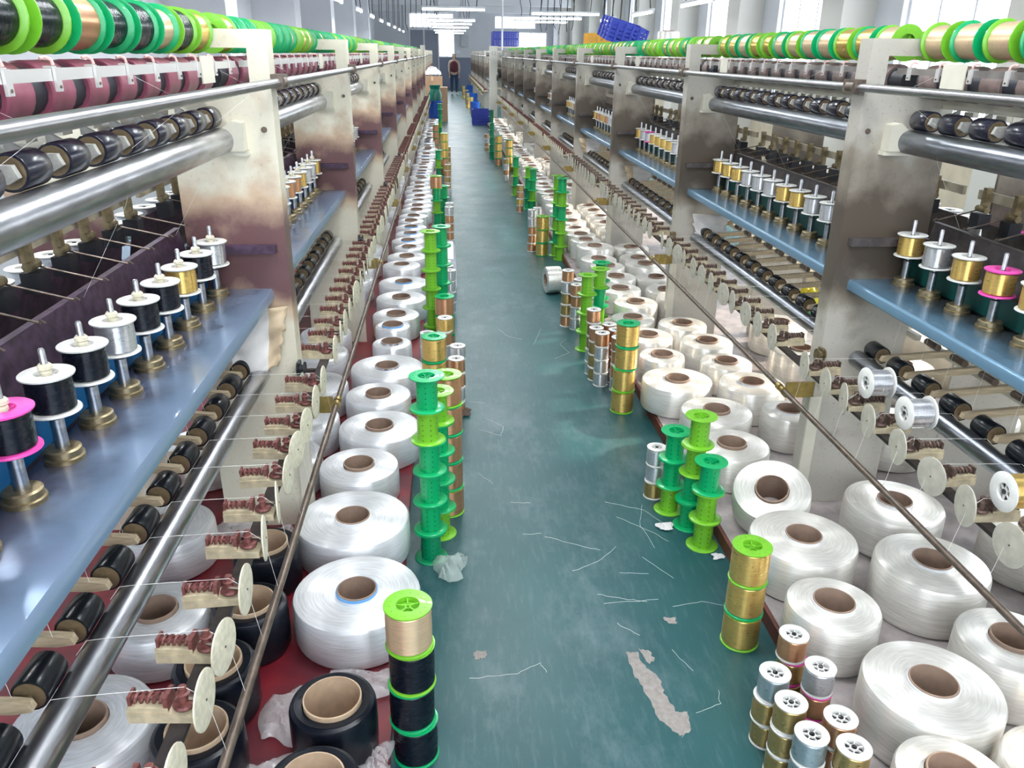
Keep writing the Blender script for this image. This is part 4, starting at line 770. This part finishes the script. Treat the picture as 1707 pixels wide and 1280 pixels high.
# ------------------------------------------------------------------ scraps on the floor
def thread_scrap(pts, lab, r=.00045):
    n = []
    for a, b in zip(pts[:-1], pts[1:]):
        for t in range(5): s = t / 5; n.append((a[0] + (b[0] - a[0]) * s + R_.uniform(-.003, .003), a[1] + (b[1] - a[1]) * s + R_.uniform(-.003, .003), .001))
    n.append((*pts[-1], .0015)); tag(obj('thread_scrap', MB().tube(n, r, 5).mesh('thread_scrap', TAPEW)), lab, 'thread scrap', 'thread scraps on the green floor')
SCR = [[(.03, 1.79), (.17, 1.80), (.24, 1.84), (.255, 1.80)], [(.33, 2.50), (.44, 2.44), (.52, 2.40)], [(.25, 2.52), (.32, 2.52)], [(.48, 2.10), (.66, 2.11)], [(.46, 2.15), (.55, 2.12), (.62, 2.10)], [(.62, 2.62), (.74, 2.50), (.78, 2.44)], [(.56, 2.26), (.66, 2.25)], [(.70, 2.07), (.80, 2.09), (.88, 2.06)], [(.60, 2.73), (.74, 2.66), (.80, 2.55)], [(.72, 2.40), (.70, 2.55), (.74, 2.70)], [(.22, 2.75), (.30, 2.74)], [(.08, 3.75), (.16, 3.73)], [(.15, 3.55), (.24, 3.45), (.22, 3.35), (.12, 3.42)], [(.30, 4.9), (.36, 4.75), (.44, 4.7)], [(.50, 4.6), (.58, 4.9)], [(.64, 1.62), (.72, 1.65), (.73, 1.70)], [(.66, 2.35), (.74, 2.22)], [(.50, 2.0), (.56, 1.94)], [(.40, 2.28), (.50, 2.33), (.58, 2.42)], [(.64, 1.87), (.68, 1.78)], [(.60, 4.35), (.70, 4.45), (.66, 4.6), (.72, 4.7)], [(.10, 3.0), (.16, 2.9)]]
for i, p in enumerate(SCR): thread_scrap(p, 'white thread scrap on the green floor, %s along the aisle from the front' % nth(sorted(range(len(SCR)), key=lambda q: SCR[q][0][1]).index(i)))
# a patch where the paint has flaked down to bare concrete
def flake(pts, name='paint_chip', z=.0012):
    out = []
    for a, b in zip(pts, pts[1:] + pts[:1]):
        for t in range(6): s = t / 6; out.append((a[0] + (b[0] - a[0]) * s + R_.uniform(-.004, .004), a[1] + (b[1] - a[1]) * s + R_.uniform(-.005, .005)))
    n = len(out); return MB().add([(x, y, .0003) for x, y in out] + [(x, y, z) for x, y in out], [tuple(range(n, 2 * n))] + [(i, (i + 1) % n, (i + 1) % n + n, i + n) for i in range(n)]).mesh(name, CONC, smooth=False)
CONC = mat('bare_concrete', (.30, .27, .25), .8, noise=.25, nscale=60)
for pts, lab in [([(.50, 1.87), (.535, 1.865), (.545, 1.80), (.575, 1.77), (.575, 1.70), (.59, 1.63), (.62, 1.63), (.615, 1.57), (.585, 1.545), (.57, 1.56), (.535, 1.61), (.525, 1.70), (.505, 1.78)], 'long bare concrete patch flaked from the green floor'), ([(.545, 1.88), (.575, 1.875), (.58, 1.83), (.56, 1.82)], 'small flaked patch beside the long bare patch'), ([(.655, 2.02), (.69, 2.02), (.69, 1.99), (.66, 1.99)], 'small grey chip in the floor near the gold stack'), ([(.045, 1.90), (.085, 1.905), (.085, 1.87), (.05, 1.87)], 'small grey chip in the floor near the black spool stack')]:
    tag(obj('paint_chip', flake(pts)), lab, 'floor chip', 'chips in the floor paint')
tag(obj('lint_clump', crumple('lint_clump', .04, .03, .03, mat('brown_lint', (.10, .07, .05), .9), 5), None, (.045, 3.60, 0)), 'brown lint clump on the floor beside the copper spools', 'lint')
tag(obj('yarn_tuft', crumple('yarn_tuft', .03, .02, .02, CLOTHW, 6), None, (.79, 2.53, 0)), 'white yarn tuft on the floor before the green cluster', 'lint')
tag(obj('yarn_tuft', crumple('yarn_tuft', .02, .015, .012, CLOTHW, 8), None, (.93, 2.33, 0)), 'tiny white yarn tuft at the foot of the green cluster', 'lint')

# ------------------------------------------------------------------ person far down the aisle
def skin(name, pts, edges, radii, mt, parent=None, sub=1):
    me = bpy.data.meshes.new(name); me.from_pydata(pts, edges, []); o = bpy.data.objects.new(name, me); C.objects.link(o)
    if parent: o.parent = parent
    sm = o.modifiers.new('skin', 'SKIN'); sm.use_smooth_shade = True
    for v, r in zip(me.skin_vertices[0].data, radii): v.radius = (r, r) if not isinstance(r, tuple) else r
    me.skin_vertices[0].data[0].use_root = True
    s = o.modifiers.new('sub', 'SUBSURF'); s.levels = sub; s.render_levels = sub
    me.materials.append(mt); return o
SKINM = mat('skin', (.55, .36, .27), .6); HAIR = mat('dark_hair', (.05, .035, .03), .6); TOPM = mat('maroon_top', (.10, .02, .035), .8); SLEEVE = mat('pale_sleeve', (.52, .42, .36), .8); JEANS = mat('blue_jeans', (.03, .07, .14), .8); SHOE = mat('pale_shoes', (.55, .55, .58), .6)
per = bpy.data.objects.new('person', None); C.objects.link(per); per.location = (.31, 35.8, 0); tag(per, 'person in maroon top with pale sleeves and blue jeans standing at the far aisle end', 'person')
pts = [(0, 0, .88), (0, 0, 1.05), (0, .01, 1.24), (0, 0, 1.36), (0, -.01, 1.42), (0, -.02, 1.50), (0, -.015, 1.57),
       (.17, 0, 1.31), (.21, .02, 1.06), (.20, -.05, .84), (.2, -.07, .76), (-.17, 0, 1.31), (-.22, .02, 1.06), (-.20, -.05, .84), (-.2, -.07, .76),
       (.09, 0, .80), (.10, -.01, .46), (.10, .02, .08), (.11, -.10, .035), (-.09, 0, .80), (-.10, -.03, .46), (-.10, .0, .08), (-.11, -.12, .035)]
ed = [(0, 1), (1, 2), (2, 3), (3, 4), (4, 5), (5, 6), (2, 7), (7, 8), (8, 9), (9, 10), (2, 11), (11, 12), (12, 13), (13, 14), (0, 15), (15, 16), (16, 17), (17, 18), (0, 19), (19, 20), (20, 21), (21, 22)]
rr = [(.15, .10), (.125, .09), (.15, .10), (.06, .06), .05, .085, .075, .05, .038, .028, .03, .05, .038, .028, .03, .078, .052, .035, .03, .078, .052, .035, .03]
skin('body', pts, ed, rr, SKINM, per, 2)
for s in (1, -1):
    hp = [(s * .2, -.07, .77), (s * .2, -.075, .72)]; he = [(0, 1)]; hr = [(.03, .018), (.034, .016)]
    for q in range(4): hp += [(s * (.2) - .024 + .016 * q, -.085, .70), (s * (.2) - .026 + .017 * q, -.095, .655 - .008 * (q in (1, 2)))]; he += [(1, len(hp) - 2), (len(hp) - 2, len(hp) - 1)]; hr += [.009, .008]
    hp += [(s * .17, -.10, .73), (s * .165, -.11, .695)]; he += [(0, len(hp) - 2), (len(hp) - 2, len(hp) - 1)]; hr += [.010, .009]
    skin('hand', hp, he, hr, SKINM, per, 1)
skin('hair', [(0, .02, 1.60), (0, .045, 1.55), (0, .05, 1.46), (0, .05, 1.36)], [(0, 1), (1, 2), (2, 3)], [(.085, .06), (.095, .065), (.09, .05), (.07, .03)], HAIR, per, 2)
skin('top', [(0, 0, .84), (0, 0, 1.02), (0, .01, 1.22), (0, 0, 1.36)], [(0, 1), (1, 2), (2, 3)], [(.19, .14), (.165, .13), (.19, .135), (.09, .085)], TOPM, per, 2)
for s in (1, -1): skin('sleeve', [(s * .14, .01, 1.31), (s * .2, .015, 1.18), (s * .215, .02, 1.05), (s * .205, -.045, .86)], [(0, 1), (1, 2), (2, 3)], [.07, .058, .05, .04], SLEEVE, per, 2)
skin('jeans', [(0, 0, .90), (.09, 0, .78), (.10, -.01, .46), (.10, .02, .10), (-.09, 0, .78), (-.10, -.03, .46), (-.10, 0, .10)], [(0, 1), (1, 2), (2, 3), (0, 4), (4, 5), (5, 6)], [(.17, .125), .098, .07, .055, .098, .07, .055], JEANS, per, 2)
for s, yo in ((1, 0), (-1, -.02)): skin('shoe', [(s * .105, .04 + yo, .045), (s * .11, -.06 + yo, .04), (s * .112, -.15 + yo, .035)], [(0, 1), (1, 2)], [.042, .045, .034], SHOE, per, 1)
